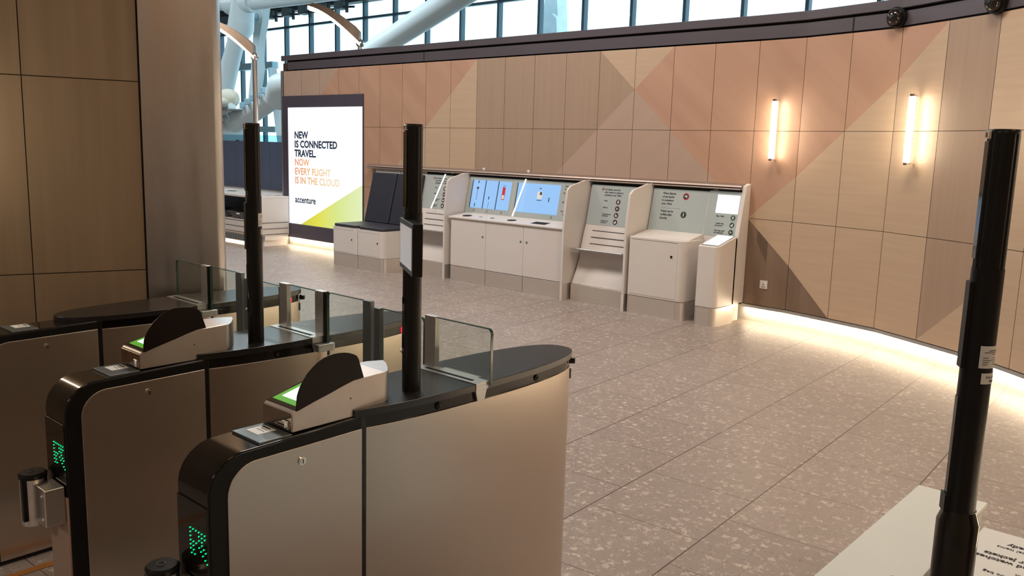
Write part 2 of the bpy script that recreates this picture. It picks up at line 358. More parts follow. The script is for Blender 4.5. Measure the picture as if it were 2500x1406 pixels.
def clip(poly, reg):
    a = sum(reg[i][0]*reg[(i+1) % len(reg)][1]-reg[(i+1) % len(reg)][0]*reg[i][1] for i in range(len(reg)))
    rg = reg if a > 0 else reg[::-1]
    out = poly
    for i in range(len(rg)):
        p, q = rg[i], rg[(i+1) % len(rg)]
        if p == q: continue
        nv = []
        for j in range(len(out)):
            u, v = out[j], out[(j+1) % len(out)]
            cu = (q[0]-p[0])*(u[1]-p[1])-(q[1]-p[1])*(u[0]-p[0]); cv = (q[0]-p[0])*(v[1]-p[1])-(q[1]-p[1])*(v[0]-p[0])
            if cu >= -1e-9: nv.append(u)
            if (cu > 1e-9 and cv < -1e-9) or (cu < -1e-9 and cv > 1e-9):
                t = cu/(cu-cv); nv.append((u[0]+(v[0]-u[0])*t, u[1]+(v[1]-u[1])*t))
        out = nv
        if len(out) < 3: return []
    return out
mb = MB(); uvs = {}
zs = [.19, 1.10, 2.01, 2.92]; g_ = .0022
def uvp(v): return uvs.get((round(v[0], 5), round(v[1], 5), round(v[2], 5)), (v[0]+v[1], v[2]))
k0, k1 = -17, len(NOD)-1
for k in range(k0, k1):
    for z0, z1 in zip(zs[:-1], zs[1:]):
        a, b = k*.505+g_, (k+1)*.505-g_
        cells = [[(a, z0+g_), (b, z0+g_), (b, z1-g_), (a, z1-g_)]]
        if k <= -14:                                          # behind the advert only the part above it shows
            cells = [[(a, 2.51), (b, 2.51), (b, z1-g_), (a, z1-g_)]] if z1 > 2.51 else []
        elif k == -13:
            cells = [[(-6.44, z0+g_), (b, z0+g_), (b, z1-g_), (-6.44, z1-g_)]]+([[(a, 2.51), (-6.44, 2.51), (-6.44, z1-g_), (a, z1-g_)]] if z1 > 2.51 else [])
        for mi, reg, cell in [(m0, r0, c0) for c0 in cells for m0, r0 in REG]:
            c = clip(cell, reg)
            if len(c) < 3: continue
            vs = []
            for s, z in c:
                p = wp(s); w = (p.x, p.y, z); vs.append(w); uvs[(round(w[0], 5), round(w[1], 5), round(w[2], 5))] = (s+random.Random(k*7+int(z0*10)).random()*0+k*3.1, z)
            mb.add(vs, [tuple(range(len(c)))], mi)
        # returns of the panel gap
# backing sheet a little behind so that the gaps read dark
pts = [(-8.61, 0)]+[(-.0001, 0)]+NOD[1:]
bk = [Vector((p[0], p[1], 0)) for p in pts]
for i in range(len(bk)-1):
    a, b = bk[i], bk[i+1]; t = (b-a).normalized(); n = Vector((-t.y, t.x, 0))
    a0, b0, a1, b1 = a+n*.012, b+n*.012, a+n*.25, b+n*.25
    mb.hexa([(a0.x, a0.y, .17), (b0.x, b0.y, .17), (b1.x, b1.y, .17), (a1.x, a1.y, .17)], [(a0.x, a0.y, 3.05), (b0.x, b0.y, 3.05), (b1.x, b1.y, 3.05), (a1.x, a1.y, 3.05)], 4)
wall = struct(mb.build('wall_back', ['oak', 'rose', 'walnut', 'oak2', 'seam'], smooth=0, uv=uvp))
def run(s0, s1, d0, d1, z0, z1, m, name, bevel=0, step=.505, parent=None):
    """a profile bar following the wall, between offsets d0..d1"""
    ss = [s0]; k = math.floor(s0/.505)+1
    if s0 < 0: ss += [0.0] if s1 > 0 else []; k = 1
    while k*.505 < s1-1e-6: ss.append(k*.505); k += 1
    ss.append(s1); m_ = MB(); n = len(ss); vs = []
    for s in ss:
        p, q = wp(s, d0) if d0 else wp(s), wp(s, d1) if d1 else wp(s)
        vs += [(p.x, p.y, z0), (q.x, q.y, z0), (q.x, q.y, z1), (p.x, p.y, z1)]
    fs = [(0, 1, 2, 3), tuple(4*(n-1)+i for i in (3, 2, 1, 0))]
    for i in range(n-1):
        for j in range(4): fs.append((4*i+j, 4*(i+1)+j, 4*(i+1)+(j+1) % 4, 4*i+(j+1) % 4))
    return m_.add(vs, fs).build(name, m, parent=parent, bevel=bevel, smooth=0)
struct(run(-8.45, SMAX, -.10, .004, 2.935, 3.06, 'bronze', 'trim_1'))
struct(run(-8.61, SMAX, -.14, .03, 3.085, 3.17, 'bronze', 'trim_2', bevel=.003))
struct(run(-8.5, SMAX, -.12, -.02, 3.04, 3.09, 'gap', 'trim_3'))
struct(run(-8.5, -6.44, -.10, -.012, 2.90, 2.95, 'gap', 'trim_4')); struct(run(-6.44, SMAX, -.10, -.012, 2.90, 2.95, 'gap', 'trim_5'))
struct(run(-8.6, -6.0, -.03, .012, .14, .178, 'alu', 'trim_6')); struct(run(0.0, SMAX, -.03, .004, .155, .186, 'alu', 'trim_7'))
struct(run(-8.6, SMAX, -.16, -.080, 0, .16, 'white', 'baseboard_back'))
for a, b, lb in ((-8.55, -6.02, 'warm light strip under the lit advertising panel'), (0.02, SMAX-.05, 'long warm light strip along the foot of the curved panelled wall')):
    tag(run(a, b, -.055, -.040, .130, .138, 'strip', 'light_strip'), lb, 'light strip')
# white end cap of the wall
struct(MB().box(-8.66, -8.61, -.01, .24, .0, 2.93).build('trim_8', 'alu', bevel=.004))

# left wall and the steel column
LW0, LW1 = Vector((1.825-.02, -4.98, 0)), None
def fr(x, y):   # camera-levelled ground coordinates (right, forward) -> scene
    v = Vector((x, y, 0)); return Vector((v.dot(_e)+CAM.x, v.dot(_g)+CAM.y, 0))
A, B_ = fr(-2.28, 3.97), fr(-1.83, 4.22)
ld = (B_-A).normalized(); ln = Vector((ld.y, -ld.x, 0))     # ln points to the room
if ln.dot(CAM-A) < 0: ln = -ln
mb = MB(); uvl = {}
def lp(t, o=0): p = A+ld*t-ln*(-o); return p
seams = [-5.3, -4.18, -3.06, -1.94, -.82-.2, .022, (B_-A).length]
seams = [.022-.50*10, .022-.5*8, .022-.5*6, .022-.5*4, .022-.5*2, .022, (B_-A).length]
zl = [.02, .19, 1.115, 2.03, 2.94, 3.85]
for a, b in zip(seams[:-1], seams[1:]):
    for z0, z1 in zip(zl[:-1], zl[1:]):
        p, q = lp(a+.002), lp(b-.002)
        vs = [(p.x, p.y, z0+.002), (q.x, q.y, z0+.002), (q.x, q.y, z1-.002), (p.x, p.y, z1-.002)]
        for v, s in zip(vs, (a, b, b, a)): uvl[(round(v[0], 5), round(v[1], 5), round(v[2], 5))] = (s+a*2.7, v[2]+z0*1.3)
        mb.add(vs, [(0, 1, 2, 3)], 0)
p0, p1, p2, p3 = lp(seams[0], -.012), lp(seams[-1]+.38, -.012), lp(seams[-1]+.38, -.22), lp(seams[0], -.22)
mb.hexa([(p.x, p.y, 0) for p in (p0, p1, p2, p3)], [(p.x, p.y, 4.6) for p in (p0, p1, p2, p3)], 1)
struct(mb.build('wall_left', ['leftwood', 'seam'], smooth=0, uv=lambda v: uvl.get((round(v[0], 5), round(v[1], 5), round(v[2], 5)), (v[0], v[2]))))
L_ = (B_-A).length
c0, c1 = L_+.006, L_+.392
outl = []
def rc(t, o):
    p = lp(t, o); return (p.x, p.y)
for k in range(7):
    th = math.pi/2*k/6; outl.append(rc(c1-.05+.05*math.sin(th), .012-.05+.05*math.cos(th)))
outl += [rc(c1, -.45), rc(c0, -.45), rc(c0, .012)]
o = MB().prism(outl, 'z', 0, 4.6).build('steel_column', 'steel_v', smooth=25)
tag(o, 'tall brushed stainless steel clad column at the end of the left wooden wall', 'column')

# ------------------------------------------------------------------ ticket gates
def lens_pts(u0=None, inset=0.0, n=60, w0=-.115, uc=.482, a=.612, b=.152, ex=2.5):
    """plan outline (w,u) of the almond shaped cabinet, cut at u0"""
    pts = []
    for i in range(n):
        t = 2*math.pi*i/n; c, s = math.cos(t), math.sin(t)
        pts.append((w0+(b-inset)*math.copysign(abs(s)**(2/ex), s), uc+(a-inset)*math.copysign(abs(c)**(2/ex), c)))
    if u0 is not None:
        out = []
        for i in range(n):
            p, q = pts[i], pts[(i+1) % n]
            if p[1] >= u0: out.append(p)
            if (p[1]-u0)*(q[1]-u0) < 0:
                f = (u0-p[1])/(q[1]-p[1]); out.append((p[0]+(q[0]-p[0])*f, u0))
        pts = out
    return pts
def rounded(pts_r):
    """polygon with per-corner radius: (x,y,r)"""
    out = []; n = len(pts_r)
    for i in range(n):
        x, y, r = pts_r[i]; p = Vector((x, y)); a = Vector(pts_r[i-1][:2]); b = Vector(pts_r[(i+1) % n][:2])
        if r <= 0: out.append((x, y)); continue
        da, db = (a-p).normalized(), (b-p).normalized(); ang = da.angle(db); tl = r/math.tan(ang/2)
        c = p+(da+db).normalized()*(r/math.sin(ang/2)); s0, s1 = p+da*tl, p+db*tl
        a0 = math.atan2(*(s0-c).yx); a1 = math.atan2(*(s1-c).yx); d = a1-a0
        while d > math.pi: d -= 2*math.pi
        while d < -math.pi: d += 2*math.pi
        k = 9
        for j in range(k+1): t = a0+d*j/k; out.append((c.x+r*math.cos(t), c.y+r*math.sin(t)))
    return out
R_DOTS = [(0, 0), (1, 0), (2, 0), (3, 0), (4, 0), (5, 0), (0, 1), (3, 1), (4, 1), (5, 1), (0, 2), (3, 2), (4, 2), (0, 3), (1, 3), (2, 3), (4, 2.8),
          (0, 4), (1, 4), (3, 3.7), (4.6, 3.5), (0, 5), (1, 5), (3.6, 4.4), (5.2, 4.1), (.3, 6), (1.4, 5.9), (4.2, 5.2), (5, 5.9), (5.7, 6.5)]
def glass_leaf(par, S, w0, w1, u, z0, z1, r_at=None, th=.010, name='glass_pane'):
    """pane in the plane u = const with an optional rounded top corner ('l' or 'r')"""
    X0, X1, Y = S.x+w0, S.x+w1, S.y+u; r = .018
    pts = [(X0, z0, 0), (X1, z0, 0), (X1, z1, r if r_at == 'r' else 0), (X0, z1, r if r_at == 'l' else 0)]
    P = rounded(pts)
    o = MB().prism(P, 'y', Y-th/2, Y+th/2).build(name, 'glass', par, smooth=0)
    # bright / dark polished edge following the rim
    e = MB(); side = [p for p in P if p[1] > z0+1e-4]
    if r_at == 'r': chain = [(X1, z0)]+side
    else: chain = side+[(X0, z0)] if r_at == 'l' else side
    for p, q in zip(chain[:-1], chain[1:]):
        dx, dz = q[0]-p[0], q[1]-p[1]; l = math.hypot(dx, dz)
        if l < 1e-5: continue
        nx, nz = dz/l*.0012, -dx/l*.0012
        e.hexa([(p[0]-nx, Y-th*.52, p[1]-nz), (q[0]-nx, Y-th*.52, q[1]-nz), (q[0]-nx, Y+th*.52, q[1]-nz), (p[0]-nx, Y+th*.52, p[1]-nz)],
               [(p[0]+nx, Y-th*.52, p[1]+nz), (q[0]+nx, Y-th*.52, q[1]+nz), (q[0]+nx, Y+th*.52, q[1]+nz), (p[0]+nx, Y+th*.52, p[1]+nz)])
    e.build('pane_edge', 'edge', o, smooth=0)
    return o
def make_gate(S, label, reader=True, left_pillar=True, right_pillar=True, leafR=False, leafL=False, label_strip=False, only_front=False, dots=True):
    S = Vector(S); t = root('ticket_gate', S, label, 'ticket gate', 'ticket gates in a row')
    X = lambda w: S.x+w
    Y = lambda u: S.y+u
    WF = -.165
    LP = lambda *a: [(X(w), Y(u)) for w, u in lens_pts(*a)]
    # front housing: rounded black profile
    prof = rounded([(Y(-.49), .0, 0), (Y(-.49), .966, .105), (Y(.02), .978, 0), (Y(.02), .0, 0)])
    MB().prism(prof, 'x', X(WF)+.004, X(-.004)).build('front_housing', 'blackgloss', t, bevel=.004)
    # steel door on both flanks with a black rim frame
    rim_o = rounded([(Y(-.487), .01, 0), (Y(-.487), .962, .102), (Y(-.003), .974, 0), (Y(-.003), .01, 0)])
    for w, sg in ((-.004, 1), (WF+.004, -1)):
        MB().prism(rim_o, 'x', X(w), X(w+.004*sg)).build('rim', 'black', t, bevel=.0015)
        door = rounded([(Y(-.439), .02, 0), (Y(-.439), .937, .085), (Y(-.004), .942, 0), (Y(-.004), .02, 0)])
        d = MB().prism(door, 'x', X(w+.003*sg), X(w+.0085*sg)).build('steel_door', 'steel', t, bevel=.0015)
        if sg > 0:
            MB().tube((X(.004), Y(-.213), .899), (X(.009), Y(-.213), .899), .0115, n=24).tube((X(.008), Y(-.213), .899), (X(.0105), Y(-.213), .899), .0085, .007, n=24).build('door_lock', 'chrome', d)
            MB().box(X(.0095), X(.0108), Y(-.2145), Y(-.2115), .893, .905).build('keyway', 'black', d)
    # lower front is a pale skirt
    MB().box(X(WF)+.006, X(-.006), Y(-.496), Y(-.489), .0, .59).build('front_skirt', 'oak2', t, bevel=.001)
    MB().box(X(WF)+.006, X(-.006), Y(-.494), Y(-.489), .60, .84).build('display_glass', 'blackgloss', t, bevel=.001)
    if dots:
        m_ = MB()
        for c, r in R_DOTS:
            w = -.090+.0148*c; z = .765-.0115*r
            m_.tube((X(w), Y(-.4945), z), (X(w), Y(-.4965), z), .0019, n=8)
        m_.build('arrow_lights', 'ledgreen', t)
    # almond shaped body
    MB().prism(LP(.0, .006), 'z', .0, .938).build('steel_body', 'steel', t, smooth=30, bevel=.0015)
    MB().prism(LP(.0 if reader else -.05, .012), 'z', .938, .974).build('gloss_band', 'blackgloss', t, smooth=30)
    MB().box(X(-.02), X(-.0), Y(-.0035), Y(.002), .0, .94).build('seam_strip', 'black', t)
    MB().prism(LP(-.022 if reader else None, -.002), 'z', .974, .998).build('top_slab', 'slab', t, smooth=30, bevel=.002)
    # front deck: recessed tray with a card sticker
    dk = MB().box(X(-.150), X(-.012), Y(-.335), Y(-.232), .966, .9765).build('tray', 'alu_d', t, bevel=.002)
    MB().box(X(-.128), X(-.068), Y(-.304), Y(-.246), .9765, .9775).build('sticker', 'wht', dk)
    MB().box(X(-.122), X(-.084), Y(-.258), Y(-.252), .9775, .978).box(X(-.11), X(-.08), Y(-.268), Y(-.266), .9775, .978).box(X(-.115), X(-.078), Y(-.279), Y(-.277), .9775, .978).build('print', 'textblue', dk)
    if reader:
        # card reader pod
        zf = .977
        side = rounded([(Y(-.229), zf, 0), (Y(-.229), 1.036, .012), (Y(-.02), 1.088, .03), (Y(.10), 1.092, 0), (Y(.10), zf, 0)])
        pod = MB().prism(side, 'x', X(-.158), X(-.016)).build('card_reader', 'satin', t, bevel=.003)
        MB().prism([(X(-.016), Y(.098)), (X(-.158), Y(.098)), (X(-.158), Y(.14)), (X(-.135), Y(.19)), (X(-.10), Y(.175)), (X(-.05), Y(.14)), (X(-.022), Y(.115))], 'z', .998, 1.091).build('reader_tail', 'alu', pod, bevel=.002)
        MB().box(X(-.157), X(-.017), Y(-.2315), Y(-.2285), .979, 1.030).build('front_plate', 'mirror', pod, bevel=.001)
        MB().box(X(-.045), X(-.028), Y(-.237), Y(-.231), .984, 1.006).box(X(-.055), X(-.028), Y(-.236), Y(-.231), 1.004, 1.009).build('card_slot', 'chrome', pod, bevel=.001)
        for w_ in range(4):
            pass
        MB().tube((X(-.0165), Y(-.03), 1.035), (X(-.0145), Y(-.03), 1.035), .002, n=10).build('vent_hole', 'black', pod)
        # sloping face: black glass, green frame, bright display
        sl = (1.088-1.036)/(.209)
        def q(w, u, o=0): return (X(w), Y(u), 1.036+(u+.229)*sl+o)
        def quad(w0, w1, u0, u1, o0, o1, nm, mt, par): return MB().hexa([q(w0, u0, o0), q(w1, u0, o0), q(w1, u1, o0), q(w0, u1, o0)], [q(w0, u0, o1), q(w1, u0, o1), q(w1, u1, o1), q(w0, u1, o1)]).build(nm, mt, par, smooth=0)
        gl = quad(-.157, -.018, -.219, -.03, -.001, .0015, 'black_glass', 'blackgloss', pod)
        quad(-.150, -.020, -.204, -.075, .0012, .0025, 'green_frame', 'greenlit', pod)
        quad(-.132, -.034, -.184, -.095, .0022, .0032, 'display', 'scrwhite', pod)
        # side hood: tall curved dark fin
        fin = [(-.218, 1.036), (-.216, 1.055), (-.213, 1.08), (-.205, 1.100), (-.194, 1.118), (-.178, 1.137), (-.16, 1.152), (-.142, 1.164), (-.124, 1.172), (-.106, 1.177), (-.088, 1.1785), (-.07, 1.178),
               (-.052, 1.176), (-.035, 1.172), (-.022, 1.167), (-.009, 1.160), (-.002, 1.149), (.008, 1.118), (.017, 1.090), (.0, 1.089), (-.019, 1.088), (-.06, 1.078), (-.101, 1.066), (-.16, 1.051), (-.209, 1.037)]
        MB().prism([(Y(u), z) for u, z in fin], 'x', X(-.0175), X(-.0135)).build('privacy_fin', 'brownscreen', t, bevel=.001)
    else:
        MB().prism(LP(-.05, .012), 'z', .94, .975).build('front_band', 'blackgloss', t, smooth=30)
    # aluminium channel carrying the glass
    ch = MB().box(X(-.262), X(.041), Y(.437), Y(.497), .992, 1.0015).box(X(.030), X(.0405), Y(.438), Y(.496), .975, 1.001).prism([(Y(.440), .975), (Y(.494), .975), (Y(.484), .938), (Y(.450), .938)], 'x', X(.026), X(.036)).build('glass_channel', 'alu', t, bevel=.001)
    MB().box(X(-.225), X(.005), Y(.452), Y(.466), .999, 1.0022).build('slot', 'gap', ch)
    if label_strip:
        MB().box(X(-.19), X(-.02), Y(.508), Y(.513), .998, .9984).box(X(-.19), X(-.02), Y(.520), Y(.5215), .998, .9984).build('slab_print', 'wht', t)
    # fixed pillars and pane
    pw0, pw1 = -.268, .048
    if left_pillar: MB().box(X(-.268), X(-.214), Y(.488), Y(.512), .985, 1.180).build('pillar', 'alu', t, bevel=.003); pw0 = -.214
    if right_pillar:
        pl_ = MB().box(X(-.014), X(.040), Y(.488), Y(.512), .985, 1.181).build('pillar', 'alu', t, bevel=.003); pw1 = -.014
        MB().box(X(.040), X(.051), Y(.490), Y(.512), .95, 1.180).build('rubber_seal', 'black', pl_)
    glass_leaf(t, S, pw0, pw1, .5, .985 if left_pillar or right_pillar else .98, 1.176, 'r' if not right_pillar else ('l' if not left_pillar else None))
    if leafR:
        glass_leaf(t, S, .060, .290, .50, .30, 1.180, 'l', name='moving_glass_leaf')
        MB().box(X(.290), X(.335), Y(.490), Y(.512), .28, 1.183).build('leaf_pillar', 'alu_d', t, bevel=.003)
        MB().box(X(.05), X(.078), Y(.44), Y(.52), .945, .975).build('leaf_clamp', 'alu', t, bevel=.003)
    if leafL:
        glass_leaf(t, S, -.517, -.280, .50, .30, 1.163, 'r', name='moving_glass_leaf')
        MB().box(X(-.552), X(-.517), Y(.490), Y(.512), .28, 1.163).build('leaf_pillar', 'alu_d', t, bevel=.003)
    # sensors in the gloss band and the tip
    for u, in ((.284,), (.773,)):
        p = None
        for i, a in enumerate(lens_pts(.0, .012)):
            if a[0] > -.05 and (p is None or abs(a[1]-u) < abs(p[1]-u)): p = a
        MB().tube((X(p[0]-.002), Y(u), .955), (X(p[0]+.006), Y(u), .955), .013, .010, n=20).sphere((X(p[0]+.005), Y(u), .955), .007, 12).build('sensor_eye', 'blackgloss', t)
    MB().tube((X(-.075), Y(1.079), .951), (X(-.055), Y(1.094), .951), .014, .012, n=20).build('sensor_eye', 'blackgloss', t)
    MB().box(X(-.058), X(-.050), Y(1.058), Y(1.066), .885, .925).build('tip_handle', 'black', t, bevel=.002)
    return t
M['alu_d'] = noisy(mat('dark_aluminium', (.16, .19, .20), .4, .7), (1, 1, 1), (.14, .165, .175), .5, 6)
GX, GY = 2.241, -6.905
S1 = Vector((GX, GY, 0)); S2 = S1-Vector((.908, 0, 0)); S3 = S2-Vector((.908, 0, 0)); S0 = Vector((GX+1.60, GY+.02, 0))
make_gate(S1, 'nearest steel ticket gate, warm-lit side, green dot display at its front foot', right_pillar=False, leafL=True, label_strip=True)
make_gate(S2, 'middle ticket gate carrying a chrome belt barrier on its front', leafR=True, leafL=True)
make_gate(S3, 'farthest ticket gate without card reader, against the left wooden wall', reader=False, left_pillar=False, leafR=True)

# red end displays on the two rear gates
for S, lb in ((S2, 0), (S3, 1)):
    par = [o for o in bpy.data.objects if o.name.startswith('ticket_gate') and not o.parent and (Vector(o.location)-S).length < .01][0]
    m_ = MB()
    for i in range(5):
        for j in range(4):
            if (i+j) % 4 == 3: continue
            uu = .945+.011*i; ed = -.115+.140*(1-abs((uu-.482)/.600)**2.5)**.4
            m_.tube((S.x+ed-.004, S.y+uu, .944+.0085*j), (S.x+ed+.003, S.y+uu+.001, .944+.0085*j), .0036, n=8)
    m_.build('cross_lights', 'ledred', par)

# ------------------------------------------------------------------ black sensor posts
def post(loc, z0, label, vdir=(-.263, -.897), collar=False, monitor=False, boxside=False, sticker=False):
    loc = Vector(loc); t = root('camera_post', (loc.x, loc.y, z0), label, 'post', 'black sensor posts')
    R = .0283; n = 72
    pr = []
    for i in range(n):
        a = 2*math.pi*i/n; r = R-(.0016 if (i % 6) in (0, 1) else 0); pr.append((loc.x+r*math.cos(a), loc.y+r*math.sin(a)))
    MB().prism(pr, 'z', 1.56, 1.824).build('fluted_head', 'black', t, smooth=60)
    MB().lathe((loc.x, loc.y, 0), [(R, 1.822), (R, 1.828), (R-.002, 1.831)], 48).build('cap', 'black', t)
    MB().lathe((loc.x, loc.y, 0), [(R+.0015, z0), (R+.0015, 1.562)], 48).build('pole', 'black', t)
    # chrome clip and flat window strip facing the arriving side (left)
    vd = Vector((*vdir, 0)).normalized(); sd_ = Vector((vd.y, -vd.x, 0))
    def bx(name, m, z0_, z1_, o0, o1, hw, bev=.001, c=0):
        a = loc+vd*o0; b = loc+vd*o1; s = sd_*hw; cc = sd_*c
        return MB().hexa([(p.x+cc.x, p.y+cc.y, z0_) for p in (a-s, b-s, b+s, a+s)], [(p.x+cc.x, p.y+cc.y, z1_) for p in (a-s, b-s, b+s, a+s)]).build(name, m, t, bevel=bev)
    cl = bx('clip', 'chrome', 1.812, 1.828, .018, .031, .011); bx('clip_window', 'black', 1.8155, 1.8245, .0295, .0316, .004)
    bx('sensor_window', 'blackgloss', 1.58, 1.808, .018, .0292, .012)
    if not monitor: bx('lower_sleeve', 'black', 1.36, 1.535, .0, .0335, .014)
    bx('lower_window', 'blackgloss', z0+.12, 1.30, .015, .0302, .009)
    MB().sphere((loc.x+.030*vd.x-.006, loc.y+.030*vd.y, z0+.13), .006, 12).build('fixing_screw', 'chrome', t)
    MB().sphere((loc.x+.026, loc.y-.012, z0+.028), .004, 10).build('grub_screw', 'black', t)
    if collar:
        MB().lathe((loc.x, loc.y, 0), [(.0405, 0), (.0405, 1.034), (.0315, 1.060), (.0315, 1.062)], 48).build('collar', 'blackgloss', t)
        bx('cable_cover', 'black', 1.055, 1.092, .0, .0345, .016)
    if monitor:
        n_ = Vector((-.58, -.81, 0)).normalized(); d_ = Vector((-.81, .58, 0)).normalized()
        # frame of a small display: near edge in front of the post, far edge behind-left
        c0_ = fr(-.1185*2.43, 2.43); c1_ = fr(-.1335*2.66, 2.66); dd = (c1_-c0_).normalized(); nn = Vector((dd.y, -dd.x, 0))
        if nn.dot(CAM-c0_) < 0: nn = -nn
        def sl(a, b, o0, o1, z0_, z1_, nm, mt, par=t, bev=.002):
            p = c0_+dd*a; q = c0_+dd*b
            return MB().hexa([(v.x, v.y, z0_) for v in (p-nn*o0, q-nn*o0, q-nn*o1, p-nn*o1)], [(v.x, v.y, z1_) for v in (p-nn*o0, q-nn*o0, q-nn*o1, p-nn*o1)]).build(nm, mt, par, bevel=bev)
        hs = sl(0, (c1_-c0_).length, .0, .030, 1.392, 1.545, 'monitor_housing', 'black')
        sl(.014, (c1_-c0_).length-.014, -.0012, .001, 1.408, 1.530, 'monitor_screen', 'disp', hs, 0)
        MB().box(loc.x-.02, loc.x+.02, loc.y-.02, loc.y+.02, 1.545, 1.56).build('bracket', 'black', t)
    if sticker:
        up = (0, 0, 1)
        for (z0_, z1_, ww, nm) in sticker:
            m_ = MB(); k = 8; cam_a = math.atan2(CAM.y-loc.y, CAM.x-loc.x)
            a0 = cam_a+ww[0]; a1 = cam_a+ww[1]; r = R+.0021; vs = []
            for i in range(k+1):
                a = a0+(a1-a0)*i/k; vs += [(loc.x+r*math.cos(a), loc.y+r*math.sin(a), z0_), (loc.x+r*math.cos(a), loc.y+r*math.sin(a), z1_)]
            m_.add(vs, [(2*i, 2*i+2, 2*i+3, 2*i+1) for i in range(k)]); st = m_.build('sticker', 'paper', t, smooth=60)
            am = (a0+a1)/2+.12; r3 = r+.0006
            # printed lines wrap around the post as thin bars
            def bar(fa, fb, z, h_):
                vs = []
                for i in range(5):
                    a = a0+(a1-a0)*(fa+(fb-fa)*i/4); vs += [(loc.x+r3*math.cos(a), loc.y+r3*math.sin(a), z), (loc.x+r3*math.cos(a), loc.y+r3*math.sin(a), z+h_)]
                MB().add(vs, [(2*i, 2*i+2, 2*i+3, 2*i+1) for i in range(4)]).build('print', 'textblue', st, smooth=0)
            if nm == 'id':
                H_ = z1_-z0_
                bar(.42, .98, z1_-H_*.22, H_*.035); bar(.2, .98, z1_-H_*.30, H_*.025); bar(.6, .98, z1_-H_*.38, H_*.02)
                for q, (fa, fb) in enumerate(((.15, .42), (.15, .6), (.15, .46), (.15, .38))): bar(fa, fb, z1_-H_*(.54+.1*q), H_*.022); bar(.68, .93, z1_-H_*(.54+.1*q), H_*.022)
            else:
                H_ = z1_-z0_
                xd = Vector((-math.sin(am), math.cos(am), 0)); org = Vector((loc.x+(r3)*math.cos(am), loc.y+(r3)*math.sin(am), z0_+H_*.5))
                txt_on_cyl('Heathrow', loc, r3, a0+(a1-a0)*.28, z0_+H_*.5, H_*.42, st)
                bar(.55, .95, z0_+H_*.18, H_*.18)
    return t
def txt_on_cyl(s, loc, r, a_start, z, size, parent):
    cu = bpy.data.curves.new('t', 'FONT'); cu.body = s; cu.size = size; cu.resolution_u = 2
    tt = bpy.data.objects.new('t', cu); COL.objects.link(tt)
    me = bpy.data.meshes.new_from_object(tt.evaluated_get(bpy.context.evaluated_depsgraph_get()))
    bpy.data.objects.remove(tt); bpy.data.curves.remove(cu); off = wof(parent)
    for v in me.vertices:
        a = a_start+v.co.x/r*1.0; v.co = Vector((loc.x+r*math.cos(a), loc.y+r*math.sin(a), z+v.co.y))-off
    me.materials.clear(); me.materials.append(M['textblue']); me.name = 'lettering'
    o = bpy.data.objects.new('lettering', me); COL.objects.link(o); o.parent = parent; return o
M['disp'] = noisy(mat('grey_display', (.25, .23, .23), .18, emit=(.52, .48, .48), es=.42), (1, 1, 1), (.28, .26, .27), .6, 4)
M['mirror2'] = noisy(mat('dark_display_glass', (.36, .33, .32), .14, .85), (1, 1, 1), (.30, .28, .27), .3, 3)
post(S1+Vector((-.062, .245, 0)), .998, 'black post with a small display box, on the nearest ticket gate', monitor=True)
post(S2+Vector((-.055, .245, 0)), .998, 'black post standing on the middle ticket gate', sticker=[(1.447, 1.497, (.55, 1.5), 'id'), (1.415, 1.436, (.95, 1.5), 'x')])
PR = fr(.937, 1.672)
post(PR, .0, 'large black post with stepped collar at the right picture edge', vdir=(-.86, -.5), collar=True, sticker=[(1.366, 1.411, (.12, 1.45), 'id'), (1.334, 1.356, (.35, 1.45), 'x')])

# belt barrier heads fixed to the gate fronts
def belt(S, label):
    c = Vector((S.x-.150, S.y-.545, 0)); t = root('belt_barrier_head', (c.x, c.y, .47), label, 'belt barrier')
    r = .042
    MB().lathe((c.x, c.y, 0), [(r, .480), (r, .640)], 40).build('canister', 'chrome2', t)
    MB().lathe((c.x, c.y, 0), [(r+.001, .640), (r+.002, .652), (r-.004, .658), (.012, .659)], 40).build('cap', 'black', t)
    MB().lathe((c.x, c.y, 0), [(r-.008, .472), (r, .480)], 40).build('foot_ring', 'alu', t)
    # vertical dark cut-outs and the belt end
    MB().box(c.x+.012, c.x+.030, c.y-r-.0015, c.y-r+.015, .50, .640).build('belt_slot', 'black', t)
    MB().box(c.x-r-.028, c.x-r+.012, c.y-.020, c.y+.016, .530, .610).box(c.x-r-.002, c.x-r+.014, c.y-.024, c.y+.02, .505, .640).build('belt_end', 'black', t, bevel=.004)
    MB().box(c.x+r-.004, S.x-.012, c.y-.016, S.y-.497, .505, .632).build('wall_bracket', 'chrome2', t, bevel=.004)
    MB().sphere((S.x-.03, c.y-.017, .61), .004, 10).sphere((S.x-.03, c.y-.017, .53), .004, 10).build('bolt_heads', 'wht', t)
    # embossed swirl on the cap
    sw = [(c.x+.016*math.cos(a)*(.4+.6*a/6.3), c.y+.016*math.sin(a)*(.4+.6*a/6.3), .660) for a in [i*.5 for i in range(13)]]
    MB().path(sw, .0016, 8).build('cap_emblem', 'tray', t)
M['chrome2'] = noisy(mat('satin_chrome', (.78, .77, .76), .28, 1), (1, 1, 8), (.68, .67, .66), .5, 10)
belt(S2, 'chrome retractable belt head on the front of the middle ticket gate')
belt(S1, 'belt head at the bottom picture edge on the nearest ticket gate')

